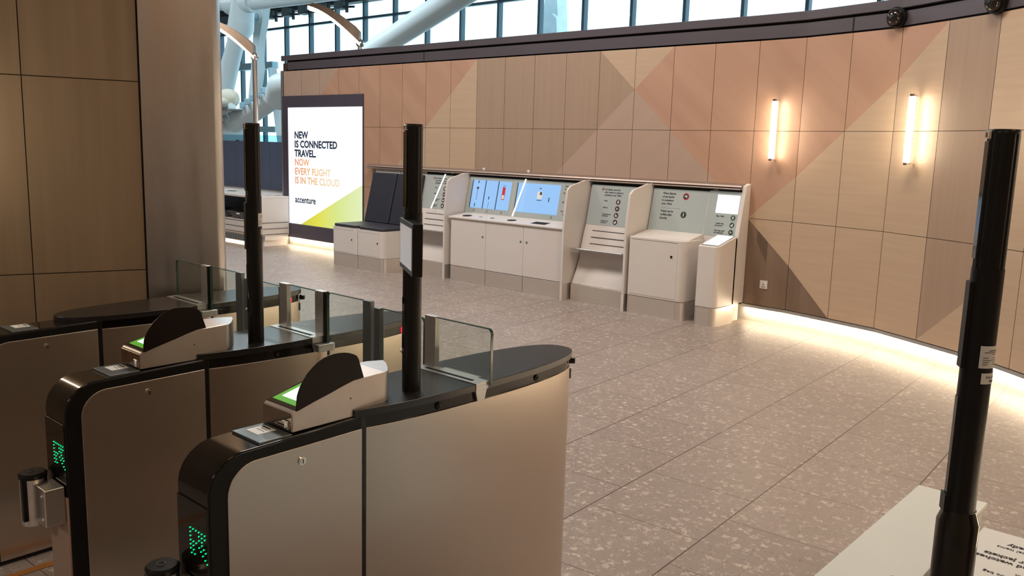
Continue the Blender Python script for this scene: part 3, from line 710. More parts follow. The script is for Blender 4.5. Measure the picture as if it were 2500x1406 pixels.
# orange tape line on the floor between left gates
p, q = fr(-2.05, 3.19)+Vector((0, 0, 0)), None
o = MB().hexa([(S3.x+.10, S3.y-1.4, .001), (S3.x+.140, S3.y-1.4, .001), (S3.x+.140, S3.y+.35, .001), (S3.x+.10, S3.y+.35, .001)], [(S3.x+.10, S3.y-1.4, .003), (S3.x+.140, S3.y-1.4, .003), (S3.x+.140, S3.y+.35, .003), (S3.x+.10, S3.y+.35, .003)]).build('floor_tape', 'orange')
tag(o, 'orange tape line on the floor beside the farthest ticket gate', 'floor tape')

# ------------------------------------------------------------------ white desk and instruction sheet, bottom right
dsk = root('white_desk', (S1.x+1.29, S1.y+.5, 0), 'white topped desk at the bottom right corner, behind the collared post', 'desk')
MB().box(S1.x+1.188, S1.x+1.385, S1.y-.6, S1.y+1.282, .735, .75).build('desk_top', 'white2', dsk, bevel=.002)
MB().box(S1.x+1.20, S1.x+1.375, S1.y-.58, S1.y+1.27, .0, .735).build('cabinet', 'white2', dsk)
MB().box(S1.x+1.352, S1.x+1.384, S1.y+.26, S1.y+.50, .748, .80).build('bracket', 'brass', dsk, bevel=.006)
sh = root('instruction_board', (S1.x+1.75, S1.y+.7, 0), 'printed instruction sheet lying on a stand, right of the collared post', 'instruction board')
MB().box(S1.x+1.47, S1.x+2.1, S1.y+.45, S1.y+1.085, .0, .742).build('stand', 'white2', sh)
MB().box(S1.x+1.42, S1.x+2.12, S1.y+.44, S1.y+1.085, .742, .748).build('sheet', 'paper', sh)
lines = ['Ready at Security', 'Please have ready', 'Large electrical items', 'must be placed in', 'Remove your jackets', 'belts and watches into', 'a tray', 'Liquids must be in', 'one clear plastic bag', 'Powders', 'Electronics', 'Footwear']
yy = S1.y+1.045
for i, tx in enumerate(lines):
    big = i in (0, 1, 4, 5)
    o = text(tx, (S1.x+1.74-.05*(i % 3), yy-.030*i, .7485), (-1, 0, 0), (0, -1, 0), .027 if big else .019, 'text', sh, bold=.0006 if big else 0)

# ------------------------------------------------------------------ information stations along the wall
def sl_d(z): return .09+(1.44-z)*.206            # distance from the wall of the sloping face
def slab_q(s0, s1, z0, z1, o0, o1):
    """hexa lying on the sloping face, o = offset outwards"""
    def P(s, z, o): return (s, -(sl_d(z)+o), z)
    return MB().hexa([P(s0, z0, o0), P(s1, z0, o0), P(s1, z1, o0), P(s0, z1, o0)], [P(s0, z0, o1), P(s1, z0, o1), P(s1, z1, o1), P(s0, z1, o1)])
XD = Vector((1, 0, 0)); YD = Vector((0, .206, 1)).normalized()
def stext(s, x, z, size, par, m='text', sx=1.0, lead=1.0, bold=.0005, name='lettering', o=.0032):
    return text(s, (x, -(sl_d(z)+o), z), XD, YD, size, m, par, sx=sx, lead=lead, bold=bold, name=name)
def icon(x, z, r, par, ring='red', kind=0):
    ND = XD.cross(YD)
    c = Vector((x, -(sl_d(z)+.0030), z))
    ic = MB().tube(c, c+ND*.0012, r, n=28).build('pictogram', ring, par)
    MB().tube(c+ND*.001, c+ND*.0018, r*.80, n=28).build('disc', 'text' if ring != 'green' else 'text', ic)
    g = MB()
    def bar(x0, x1, z0, z1):
        P = lambda a, b, o: tuple(c+XD*a*r+YD*b*r+ND*o)
        g.hexa([P(x0, z0, .0017), P(x1, z0, .0017), P(x1, z1, .0017), P(x0, z1, .0017)], [P(x0, z0, .0024), P(x1, z0, .0024), P(x1, z1, .0024), P(x0, z1, .0024)])
    if kind == 0: bar(-.32, -.08, -.5, .45); bar(.08, .32, -.5, .45); bar(-.26, -.14, .45, .6); bar(.14, .26, .45, .6)
    elif kind == 1: bar(-.5, .1, -.35, -.15); bar(-.1, .5, -.1, .1); bar(-.35, .0, .15, .4)
    elif kind == 2: bar(-.4, -.2, -.5, .5); bar(-.1, .12, -.5, .3); bar(.22, .42, -.5, .1)
    elif kind == 3: bar(-.45, -.05, -.5, .15); bar(.05, .4, -.5, .35); bar(.15, .3, .35, .55)
    elif kind == 4: bar(-.1, .35, .1, .35); bar(.1, .35, -.4, .1); bar(-.45, -.1, -.05, .2)
    elif kind == 5: bar(-.12, .12, -.5, .35); bar(-.06, .06, .35, .6)
    g.build('glyph', 'wht', ic, smooth=0)
    return ic
def unit_back(par, s0, s1, zb=.84):
    """sloping carcass behind the displays"""
    MB().prism([(0-.002, .0), (-.002, 1.412), (-(sl_d(1.412)), 1.412), (-(sl_d(zb)), zb), (-(sl_d(zb)), 0)], 'x', s0, s1).build('back_carcass', 'white', par)
def kick(par, s0, s1, d, nm='kickplate', m='steel_kick', d0=.05):
    return MB().box(s0, s1, -d, -d0, 0, .193).build(nm, m, par, bevel=.002)
def fin_panel(par, s, d, w=.028, nm='divider_panel'):
    P = [(-.01, .193), (-.01, 1.412), (-.197, 1.412), (-(d-.11), 1.345), (-(d-.05), 1.30), (-(d-.015), 1.05), (-d, .85), (-d, .193)]
    f = MB().prism(P, 'x', s-w/2, s+w/2).build(nm, 'white', par, bevel=.004)
    MB().box(s-w/2+.001, s+w/2-.001, -d+.012, -.02, 0, .193).build('panel_foot', 'steel_kick', f)
    MB().box(s-w/2-.001, s+w/2+.001, -d, -d+.012, 0, .20).build('foot_edge', 'white', f)
    return f
# seats
def seat(s0, s1, label, right):
    t = root('seat_cabinet', ((s0+s1)/2, -.5, 0), label, 'seat', 'padded seats by the advertising screen')
    r = .07 if right else .012
    pl_ = rounded([(s0+.003, -.30, 0), (s1-.003, -.30, 0), (s1-.003, -.90, r), (s0+.003, -.90, .012)])
    MB().prism(pl_, 'z', .198, .575).build('cabinet_box', 'white', t, bevel=.003, smooth=40)
    MB().prism([(x, y+.004) for x, y in pl_], 'z', 0, .196).build('kickplate', 'steel_kick', t, smooth=40)
    if right:
        for k in range(3): MB().box(s1-.085+.03*k, s1-.080+.03*k, -.8985+.006*k*k, -.88, 0, .196).build('steel_rib', 'chrome2', t)
    dr = MB().box(s0+.03, s1-.09, -.9025, -.89, .215, .535).build('door', 'white', t, bevel=.0012)
    MB().box(s0+.03, s1-.09, -.9018, -.899, .533, .537).build('door_line', 'seam', dr)
    MB().tube((s1-.12, -.901, .405), (s1-.12, -.907, .405), .011, n=16).tube((s1-.12, -.906, .405), (s1-.12, -.9085, .405), .006, n=12).build('lock', 'black', dr)
    MB().prism(rounded([(s0+.01, -.30, .01), (s1-.01, -.30, .01), (s1-.01, -.905, .06), (s0+.01, -.905, .06)]), 'z', .577, .615).build('seat_cushion', 'leather', t, bevel=.014, seg=3, smooth=40)
    P = lambda z, o: (-(sl_d(z)+o), z)
    MB().prism([P(1.335, .01), P(1.335, .075), P(.62, .105), P(.62, .01)], 'x', s0-.26, s1-.27).build('back_cushion', 'leather', t, bevel=.016, seg=3, smooth=40) if False else \
    MB().prism([P(1.345, .004), P(1.345, .060), P(.615, .085), P(.615, .004)], 'x', s0+.01, s1-.01).build('back_cushion', 'leather', t, bevel=.016, seg=3, smooth=40)
    MB().prism([(-.002, .0), (-.002, 1.40), (-(sl_d(1.40)), 1.40), (-(sl_d(.6)), .6), (-.31, 0)], 'x', s0+.003, s1-.003).build('seat_back_carcass', 'white', t)
    return t
seat(-6.02, -5.46, 'left padded seat cabinet, next to the lit advertising screen', False)
seat(-5.455, -4.89, 'right padded seat cabinet with rounded corner and steel ribs', True)

# leaflet / leaning units with slotted front
def lean(s0, s1, label, full=True):
    t = root('lean_unit', ((s0+s1)/2, -.25, 0), label, 'information unit', 'slotted information units with steel rail')
    unit_back(t, s0, s1, .62)
    # sloped kicker panel beneath, bulging out toward the kick plate
    pf = [(-(sl_d(.88)), .885), (-.235, .80), (-.29, .60), (-.30, .50), (-.36, .35), (-.435, .2), (-.435, .196), (-.05, .196), (-.05, .885)]
    MB().prism(pf, 'x', s0+.001, s1-.001).build('front_panel', 'white', t, smooth=50)
    kick(t, s0, s1, .455)
    for z, y in ((.825, -.225), (.748, -.2505), (.672, -.2705)):
        MB().box(s0+.12, s1-.02, y-.006, y+.03, z-.003, z+.003).build('slot', 'seam', t)
    dp = slab_q(s0+.005, s1-.005, .893, 1.36, -.002, .002).build('sign_panel', 'signgrey', t, smooth=0)
    slab_q(s0+.003, s1-.003, 1.36, 1.392, -.002, .003).build('sign_header', 'black', t, smooth=0)
    # tray with a steel rail
    MB().prism([(-.27, .575), (-.27, .585), (-.46, .622), (-.46, .606)], 'x', s0+.004, s1-.004).build('shelf', 'white', t, bevel=.001)
    MB().path([(s0+.012, -.475, .616), (s1-.012, -.475, .616)], .012, 16).build('rail', 'alu', t)
    x0 = s0+.206
    icon(x0-.035, 1.313, .017, t, 'redl', 1)
    stext('No liquids, aerosols,\ngels, creams or pastes in\ncontainers over 100ml', x0-.005, 1.303, .029, t, sx=.92, lead=1.14, bold=.0006)
    for i, (tx, kd) in enumerate((('Water', 0), ('Make-up', 1), ('Toothpaste and\nmouthwash', 2), ('Perfume and\naftershave', 3))):
        z = 1.174-.0775*i
        stext(tx, x0+.004, z, .0205, t, sx=.95, lead=1.0)
        icon(x0+.208, z, .031, t, 'red', kd)
    return t
lean(-1.975, -1.235, 'slotted information unit about liquids, between the recycling doors and the bin')
lean(-4.885, -4.165, 'slotted information unit about liquids, partly behind the black post', False)

# recycling counter with three doors and two large screens
t = root('recycling_counter', (-3.0, -.27, 0), 'long white counter with three doors, two blue screens and disposal holes', 'recycling counter')
unit_back(t, -4.02, -2.06, .84)
s0, s1 = -3.965, -2.05
MB().prism([(-.05, .83), (-.05, .888), (-.205, .888), (-.532, .846), (-.532, .828)], 'x', -4.0, -2.045).build('countertop', 'white', t, bevel=.002)
MB().box(s0, s1, -.505, -.05, .2, .829).build('carcass', 'white', t)
kb = kick(t, s0, s1, .512)
for i in range(3):
    a, b = s0+(s1-s0)/3*i+.002, s0+(s1-s0)/3*(i+1)-.002
    d = MB().box(a, b, -.515, -.504, .2, .826).build('door', 'white', t, bevel=.0015)
    lx = [b-.05, b-.04, a+.055][i]
    MB().tube((lx, -.514, .625), (lx, -.521, .625), .012, n=18).tube((lx-.002, -.520, .625), (lx-.002, -.523, .625), .006, n=12).build('lock', 'dark2', d)
    if i: MB().box(a-.0035, a+.0005, -.5135, -.49, .0, .193).build('plate_joint', 'seam', kb)
dp = slab_q(-4.02, -3.205, .893, 1.365, -.002, .002).build('sign_panel', 'signgrey', t, smooth=0)
dp2 = slab_q(-3.197, -2.06, .893, 1.365, -.002, .002).build('sign_panel', 'signgrey', t, smooth=0)
slab_q(-4.02, -2.06, 1.365, 1.395, -.002, .003).build('sign_header', 'black', t, smooth=0)
for a, b, par in ((-3.941, -3.25, dp), (-3.137, -2.44, dp2)):
    sc = slab_q(a, b, .957, 1.325, .001, .004).build('screen', 'cyan', par, smooth=0)
    slab_q(a-.014, a, .957, 1.325, .001, .0045).build('screen_edge', 'textblue', par, smooth=0)
    if a < -3.5:
        for k in (.335, .67): slab_q(a+(b-a)*k-.007, a+(b-a)*k+.007, .957, 1.325, .003, .0048).build('screen_divider', 'textblue', par, smooth=0)
        bt = slab_q(a+.545, a+.595, 1.09, 1.25, .003, .0052).build('bottle_picture', 'redl', par, smooth=0)
        slab_q(a+.556, a+.561, 1.25, 1.285, .003, .0052).build('bottle_picture', 'text', par, smooth=0); slab_q(a+.582, a+.587, 1.25, 1.28, .003, .0052).build('bottle_picture', 'text', par, smooth=0)
        slab_q(a+.553, a+.587, 1.10, 1.15, .0050, .0058).build('bottle_picture', 'wht', par, smooth=0)
        slab_q(a+.08, a+.115, 1.205, 1.235, .003, .0052).build('icon_picture', 'red', par, smooth=0)
        slab_q(a+.095, a+.101, 1.06, 1.20, .003, .0052).build('icon_picture', 'red', par, smooth=0); slab_q(a+.09, a+.106, 1.285, 1.318, .003, .0052).build('icon_picture', 'textblue', par, smooth=0)
        slab_q(a+.315, a+.33, 1.08, 1.12, .003, .0052).build('icon_picture', 'textblue', par, smooth=0); slab_q(a+.325, a+.329, .965, 1.05, .003, .0052).build('icon_picture', 'textblue', par, smooth=0)
        slab_q(a+.075, a+.09, .975, 1.02, .003, .0052).build('icon_picture', 'green', par, smooth=0)
    else:
        slab_q(a+.34, a+.42, 1.14, 1.23, .003, .0052).build('item_picture', 'wht', par, smooth=0); slab_q(a+.38, a+.412, 1.19, 1.225, .005, .0058).build('item_picture', 'text', par, smooth=0)
        slab_q(a+.34, a+.42, 1.118, 1.126, .003, .0052).build('item_picture', 'textblue', par, smooth=0); slab_q(a+.36, a+.395, 1.265, 1.275, .003, .0052).build('item_picture', 'textblue', par, smooth=0)
        slab_q(a+.53, a+.545, 1.11, 1.165, .003, .0052).build('item_picture', 'green', par, smooth=0)
for x in (-3.86, -3.62, -3.36, -2.52):
    ND = XD.cross(YD); c = Vector((x, -(sl_d(.925)+.002), .925))
    b_ = MB().tube(c, c+ND*.0025, .014, n=18).build('button', 'red', t); MB().tube(c+ND*.002, c+ND*.004, .007, n=14).build('button_centre', 'wht', b_)
stext('Have you\nchecked?', -2.375, 1.308, .030, t, sx=.9, lead=1.2)
for i, (a, b) in enumerate((('Liquids', 'gels and\ncreams'), ('Drinks', 'bottles'), ('Food', 'jars and\ntins'))):
    z = 1.233-.111*i
    icon(-2.372, z, .012, t, 'redl', 5); stext(a, -2.350, z-.006, .022, t, sx=.9); stext(b, -2.350, z-.032, .015, t, sx=.9, bold=0)
def ctop(d): return .846+(.532-d)*.1284
def ell(x, d, rx, ry, nm='disposal_hole', sq=False):
    n = 24; o0, o1 = .0004, .0012
    if sq: pr = [(x-rx, d-ry), (x+rx, d-ry), (x+rx, d+ry), (x-rx, d+ry)]
    else: pr = [(x+rx*math.cos(2*math.pi*i/n), d+ry*math.sin(2*math.pi*i/n)) for i in range(n)]
    k = len(pr); vs = [(a, -b, ctop(b)+o0) for a, b in pr]+[(a, -b, ctop(b)+o1) for a, b in pr]
    MB().add(vs, [tuple(range(k)), tuple(range(2*k-1, k-1, -1))]+[(i, (i+1) % k, k+(i+1) % k, k+i) for i in range(k)]).build(nm, 'gap', t, smooth=0)
ell(-3.78, .40, .075, .055); ell(-3.54, .39, .03, .012); ell(-3.33, .395, .035, .02); ell(-2.99, .40, .07, .05); ell(-2.52, .40, .115, .06, sq=True)
# lamp arm reflected as a slim bright wand hanging over the screens
fin_panel(t, -4.05, .565); fin_panel(t, -2.015, .590)

# bin cabinet
t = root('bin_cabinet', (-.75, -.3, 0), 'white waste cabinet under the sign asking to dispose of liquids', 'waste cabinet')
unit_back(t, -1.10, -.405, .88)
fin_panel(t, -1.135, .600, .03)
pl_ = rounded([(-1.085, -.205, 0), (-.385, -.205, 0), (-.385, -.585, .075), (-1.085, -.585, .012)])
MB().prism(pl_, 'z', .197, .850).build('cabinet_box', 'white', t, bevel=.008, smooth=40)
MB().prism([(x, y+.005) for x, y in pl_], 'z', 0, .195).build('kickplate', 'steel_kick', t, smooth=40)
for k in range(3): MB().box(-.475+.022*k, -.471+.022*k, -.5835+.004*k*k, -.57, 0, .195).build('steel_rib', 'chrome2', t)
MB().box(-1.07, -1.066, -.5825, -.57, 0, .195).build('steel_rib', 'chrome2', t)
d = MB().box(-1.06, -.475, -.588, -.575, .22, .818).build('door', 'white', t, bevel=.0015)
MB().box(-1.06, -.475, -.5868, -.58, .8175, .8225).build('door_line', 'seam', d)
MB().tube((-.545, -.587, .672), (-.545, -.594, .672), .013, n=18).tube((-.547, -.593, .672), (-.547, -.596, .672), .006, n=12).build('lock', 'black', d)
MB().prism([(-.20, .85), (-.20, .905), (-.21, .905), (-.50, .852), (-.50, .85)], 'x', -1.09, -.40).build('sloping_top', 'white', t)
MB().box(-1.03, -.47, -.54, -.36, .8502, .853).build('lid_grain', 'tray', t) if False else None
slab_q(-1.105, -.412, .900, 1.362, -.002, .002).build('sign_panel', 'signgrey', t, smooth=0)
slab_q(-1.105, -.405, 1.362, 1.395, -.002, .003).build('sign_header', 'black', t, smooth=0)
stext('Please dispose\nof any liquids\nin containers\nover 100ml', -.978, 1.304, .0325, t, sx=.88, lead=1.2, bold=.0007)
stext('Water can be\nre-filled after\nSecurity', -.974, 1.108, .0325, t, sx=.88, lead=1.2, bold=.0007)
slab_q(-.978, -.73, 1.152, 1.154, .002, .003).build('rule', 'tray', t, smooth=0)
icon(-.683, 1.290, .038, t, 'redl', 4); icon(-.679, 1.092, .036, t, 'green', 5)

# display pedestal
t = root('display_pedestal', (-.1, -.3, 0), 'narrow white pedestal with two bright white screens, at the end of the units', 'display pedestal')
unit_back(t, -.403, -.035, .88)
pl_ = rounded([(-.225, -.215, 0), (.012, -.215, 0), (.012, -.612, .06), (-.225, -.612, .02)])
# tapered body with sloping top: loft
def ptop(d): return .925-(d-.20)*.235
vs = []; n = len(pl_)
for x, y in pl_: vs.append((x, y, .197))
for x, y in pl_: vs.append((x, y, ptop(-y)))
MB().add(vs, [tuple(range(n)), tuple(range(2*n-1, n-1, -1))]+[(i, (i+1) % n, n+(i+1) % n, n+i) for i in range(n)]).build('body', 'white', t, bevel=.006, smooth=40)
MB().prism([(x, y+.004) for x, y in pl_], 'z', 0, .195).build('kickplate', 'steel_kick', t, smooth=40)
for xx, yy in ((-.05, -.6095), (-.21, -.6105)): MB().box(xx, xx+.005, yy, yy+.02, 0, .195).build('steel_rib', 'chrome2', t)
def tq(a, b, d0, d1, o0, o1): 
    return MB().hexa([(a, -d0, ptop(d0)+o0), (b, -d0, ptop(d0)+o0), (b, -d1, ptop(d1)+o0), (a, -d1, ptop(d1)+o0)], [(a, -d0, ptop(d0)+o1), (b, -d0, ptop(d0)+o1), (b, -d1, ptop(d1)+o1), (a, -d1, ptop(d1)+o1)])
rm = tq(-.205, -.005, .23, .585, .0005, .004).build('screen_rim', 'alu', t, smooth=0)
tq(-.195, -.022, .25, .56, .003, .006).build('table_screen', 'scrwhite', rm, smooth=0)
slab_q(-.400, -.030, .900, 1.372, -.002, .002).build('sign_panel', 'signgrey', t, smooth=0)
slab_q(-.403, -.030, 1.372, 1.395, -.002, .003).build('sign_header', 'black', t, smooth=0)
slab_q(-.300, -.040, 1.143, 1.336, .001, .004).build('wall_screen', 'scrwhite', t, smooth=0)
for i, (tx, kd) in enumerate((('Max. 100ml', 0), ('1 plastic bag\nper person', 3), ('Have bag ready\nfor inspection', 1))):
    z = 1.104-.0755*i
    stext(tx, -.281, z, .0225, t, sx=.88, lead=1.0); icon(-.085, z-.002, .027, t, 'green', kd)
    if i < 2: slab_q(-.089, -.081, z-.042, z-.036, .001, .003).build('arrow_dot', 'text', t, smooth=0)
stext('Security', -.36, 1.378, .016, t, 'wht', o=.0045, bold=0)
P = [(-.0, 0.197), (-.0, 1.462), (-.092, 1.44), (-.205, .90), (-.25, .895), (-.25, .197)]
MB().prism(P, 'x', -.034, .012).build('end_panel', 'white', t, bevel=.003)

# slim glowing bars that paint the reflected lamp arm over the displays
M['reflglow'] = mat('reflection_glow', (.4, .35, .3), .3, emit=(1.0, .93, .85), es=1.6)
for (xa, za, xb, zb, lb) in ((-4.50, 1.375, -4.62, .90, 'painted lamp reflection, a thin glowing bar, beside the slotted unit behind the black post'), (-3.02, 1.375, -3.10, .90, 'painted lamp reflection, a thin glowing bar, between the two blue screens')):
    o = MB().path([(xa, -(sl_d(za)+.012), za), (xb, -(sl_d(zb)+.07), zb)], .009, 10).build('reflection_bar', 'reflglow')
    tag(o, lb, 'reflection')

# hood rail running over all units
t = root('hood_rail', (-3.1, -.06, 1.38), 'long steel rail and canopy running above all information units', 'rail')
M['railmetal'] = noisy(mat('rail_metal', (.34, .27, .23), .4, .7), (1, 1, 1), (.29, .23, .20), .5, 3)
MB().prism([(-.001, 1.432), (-.001, 1.458), (-.06, 1.462), (-.118, 1.440), (-.125, 1.424), (-.115, 1.416), (-.06, 1.425)], 'x', -6.24, -.035).build('canopy', 'railmetal', t, smooth=40)
MB().path([(-6.22, -.135, 1.402), (-.04, -.135, 1.402)], .008, 14).build('rail', 'railmetal', t)
MB().box(-6.23, -.04, -.130, -.095, 1.396, 1.400).build('lip', 'railmetal', t)
for x in (-4.35, -2.75, -1.22): MB().box(x, x+.03, -.15, -.11, 1.388, 1.412).build('rail_clamp', 'chrome2', t, bevel=.003)
for x, lb in ((-3.83, 'left of the two small white tags on top of the canopy'), (-3.04, 'right of the two small white tags on top of the canopy')):
    tag(MB().box(x-.018, x+.018, -.052, -.046, 1.4625, 1.487).build('small_tag', 'wht', bevel=.001), lb, 'tag')

# wall socket
t = root('wall_socket', (.245, -.012, .42), 'white three-pin power socket low on the brown veneer panel', 'socket')
f = .24/.505; p = wp(.245); tv = (wp(.4)-wp(.1)).normalized(); nv = Vector((tv.y, -tv.x, 0))
def on(sx_, z, o): q = p+tv*sx_+nv*o; return (q.x, q.y, z)
def plate(a, b, z0, z1, o0, o1, nm, m, par, bev=0): return MB().hexa([on(a, z0, o0), on(b, z0, o0), on(b, z0, o1), on(a, z0, o1)], [on(a, z1, o0), on(b, z1, o0), on(b, z1, o1), on(a, z1, o1)]).build(nm, m, par, bevel=bev)
plate(-.043, .043, .377, .463, 0, .010, 'face_plate', 'white', t, .002)
plate(-.022, -.006, .392, .400, .009, .0106, 'pin_hole', 'textblue', t); plate(.002, .018, .392, .400, .009, .0106, 'pin_hole', 'textblue', t)
plate(-.007, .003, .413, .430, .009, .0106, 'pin_hole', 'textblue', t); plate(.018, .03, .430, .446, .009, .013, 'rocker', 'wht', t)

# ------------------------------------------------------------------ tube lights on the wall
def sconce(p, tv, nv, z0, z1, label):
    t = root('wall_light', (p.x, p.y, z0), label, 'wall light', 'tube wall lights')
    c = p+nv*.085
    MB().tube((c.x, c.y, z0+.022), (c.x, c.y, z1-.022), .029, n=28).build('tube', 'tube', t)
    for a, b in ((z0, z0+.022), (z1-.022, z1)): MB().tube((c.x, c.y, a), (c.x, c.y, b), .0275, n=28).build('end_cap', 'chrome', t)
    q = p+nv*.045+tv*.0
    m_ = MB()
    for z in (z0+.008, z1-.020):
        a, b = p+nv*.0, p+nv*.075
        m_.hexa([((a-tv*.01).x, (a-tv*.01).y, z), ((a+tv*.01).x, (a+tv*.01).y, z), ((b+tv*.01).x, (b+tv*.01).y, z), ((b-tv*.01).x, (b-tv*.01).y, z)],
                [((a-tv*.01).x, (a-tv*.01).y, z+.012), ((a+tv*.01).x, (a+tv*.01).y, z+.012), ((b+tv*.01).x, (b+tv*.01).y, z+.012), ((b-tv*.01).x, (b-tv*.01).y, z+.012)])
    m_.build('bracket', 'chrome2', t)
    a = p+nv*.052
    m2 = MB(); w = tv*.014
    m2.hexa([(v.x, v.y, z0+.01) for v in (a-w, a+w, a+w+nv*.008, a-w+nv*.008)], [(v.x, v.y, z1-.01) for v in (a-w, a+w, a+w+nv*.008, a-w+nv*.008)]).build('back_rail', 'alu_d', t)
    return t
def wall_frame(s):
    k = int(s/.505); a, b = Vector((*NOD[k], 0)), Vector((*NOD[k+1], 0)); tv = (b-a).normalized(); return wp(s), tv, Vector((tv.y, -tv.x, 0))
sconce(*wall_frame(.262), 1.71, 2.325, 'left tube wall light, glowing on the rose veneer nearer the units')
sconce(*wall_frame(1.79), 1.715, 2.325, 'right tube wall light, glowing on pale veneer nearer the black post')
for s_, lb in ((3.3, 'first'), (4.8, 'second'), (6.3, 'third'), (7.8, 'fourth')): sconce(*wall_frame(s_), 1.715, 2.325, lb+' added unseen tube light on the curved wall, for warm gate reflections')  # unseen lamps added so the nearest gate's steel reflects warm light
pL = lp(-.42); sconce(pL, ld, ln, 1.45, 2.06, 'tube wall light on the left wooden wall beyond the picture edge')
# dome cameras on the header
def dome(s, z, label):
    p, tv, nv = wall_frame(s); c = p+nv*.06
    t = root('dome_camera', (c.x, c.y, z), label, 'camera', 'dome cameras on the dark header')
    q2 = lambda d: (p.x+nv.x*d, p.y+nv.y*d, z)
    MB().tube(q2(.004), q2(.05), .094, .088, n=36).build('base', 'black', t)
    MB().sphere(q2(.05), .074, 28).build('dome', 'blackgloss', t)
    MB().tube(q2(.115), q2(.128), .018, n=18).build('lens', 'chrome', t)
dome(1.46, 3.01, 'dome security camera on the dark header above the right tube light')
dome(2.49, 2.995, 'dome security camera at the top right picture edge on the header')

# ------------------------------------------------------------------ advertising screen
t = root('advert_screen', (-7.5, -.02, .14), 'tall lit advertising screen with accent yellow triangle at the wall end', 'advertising screen')
t['label'] = 'tall lit advertising screen with a yellow triangle, at the left end of the wall'
MB().box(-8.61, -8.47, -.02, .2, .14, 2.51).box(-8.47, -6.445, -.02, .2, 2.325, 2.51).box(-8.47, -6.445, -.02, .2, .14, .375).box(-6.455, -6.44, -.02, .2, .375, 2.325).build('frame', 'frame', t, bevel=.002)
MB().box(-8.47, -8.465, -.021, -.018, .14, 2.325).build('frame_joint', 'gap', t)
MB().box(-8.466, -6.458, -.004, .1, .38, 2.32).build('lit_panel', 'advert', t)
def ap(x, z, o=.005): return (x, -o, z)
tri = advert_gradient('advert_yellow', [(.62, .60, .0), (.80, .78, .02), (.72, .86, .25), (.80, .92, .50)], 'X', -.7, .95, 1.0)
TX = [(-8.12, .38), (-6.46, .38), (-6.46, 1.13)]
MB().prism(TX, 'y', -.0075, -.0045).build('yellow_triangle', tri, t, smooth=0)
navy = mat('advert_navy', (.01, .02, .04), .5, emit=(.012, .03, .07), es=.6); M['navy'] = navy
grad = advert_gradient('advert_orange', [(.86, .28, .12), (.90, .42, .14), (.92, .60, .26), (.93, .74, .46)], 'X', -.78, .25, 1.0)
zz = [1.815, 1.665, 1.515]
for s_, z in zip(('NEW', 'IS CONNECTED', 'TRAVEL.'), zz): text(s_, ap(-8.285, z, .0055), XD, (0, 0, 1), .160, 'navy', t, sx=1.03, bold=.006)
for s_, z in zip(('NOW', 'EVERY FLIGHT', 'IS IN THE CLOUD'), (1.365, 1.215, 1.065)): text(s_, ap(-8.285, z, .0055), XD, (0, 0, 1), .160, grad, t, sx=.98, bold=.004)
text('accenture', ap(-8.285, .745, .0055), XD, (0, 0, 1), .155, 'navy', t, sx=.95, bold=.004)
text('>', ap(-7.98, .85, .0055), XD, (0, 0, 1), .05, grad, t)

# ------------------------------------------------------------------ far end: security lanes, partition, lamps
t = root('preparation_bench', (-9.6, -.3, 0), 'white security preparation bench with grille, left of the advertising screen', 'bench')
MB().box(-12.5, -8.70, -.58, .6, .80, .835).box(-8.70, -8.44, -.58, -.03, .80, .835).build('worktop', 'white', t, bevel=.004)
MB().box(-12.5, -8.44, -.575, -.03, .18, .405).build('lower_body', 'white', t, bevel=.004)
MB().box(-8.86, -8.44, -.575, -.03, .405, .80).build('end_cabinet', 'white', t, bevel=.004)
MB().box(-12.5, -8.44, .2, .24, .4, .8).build('back_panel', 'blue', t)
MB().box(-10.15, -10.05, -.40, -.3, .405, .80).build('support', 'dark', t)
for z in (.395, .295, .200): MB().box(-12.5, -8.437, -.5785, -.56, z-.004, z+.004).box(-8.445, -8.4365, -.57, -.05, z-.004, z+.004).build('groove', 'seam', t)
MB().box(-12.5, -8.44, -.5, -.05, .10, .18).build('underside', 'white', t)
gr = MB().box(-12.5, -8.90, -.56, -.545, .045, .165).build('grille', 'alu', t)
for r in range(3):
    m_ = MB()
    for k in range(44): m_.box(-12.4+.08*k, -12.4+.08*k+.055, -.563, -.559, .065+.03*r, .078+.03*r)
    m_.build('grille_slots', 'dark', gr, smooth=0)
MB().box(-12.4, -8.6, -.44, -.42, .09, .10).build('glow_strip', 'strip', t)
MB().box(-8.52, -8.50, -.45, -.15, .12, .125).build('glow_strip', 'lampglow', t)
MB().box(-8.86, -8.47, -.50, -.05, 0, .10).box(-12.4, -8.9, -.30, -.05, 0, .1).build('plinth', 'white', t)
for i, (x, lb) in enumerate(((-9.99, 'large grey tray on the bench shelf left of the black post'), (-9.22, 'grey tray on the bench shelf half hidden by the black post'), (-10.75, 'grey tray on the bench shelf hidden mostly by the column'))):
    tr = root('grey_tray', (x, -.30, .405), lb, 'tray', 'grey security trays')
    v = []
    for z, a, b in ((.407, .27, .17), (.52, .33, .22)): v += [(x-a, -.30-b, z), (x+a, -.30-b, z), (x+a, -.30+b, z), (x-a, -.30+b, z)]
    MB().add(v, [(0, 1, 2, 3), (0, 1, 5, 4), (1, 2, 6, 5), (2, 3, 7, 6), (3, 0, 4, 7)]).build('basin', 'tray', tr)
    MB().box(x-.345, x+.345, -.535, -.515, .515, .53).box(x-.345, x+.345, -.085, -.065, .515, .53).box(x-.345, x-.325, -.53, -.07, .515, .53).box(x+.325, x+.345, -.53, -.07, .515, .53).build('tray_rim', 'alu_d', tr)
    MB().box(x-.05, x+.05, -.538, -.534, .49, .512).build('grip_label', 'wht', tr)
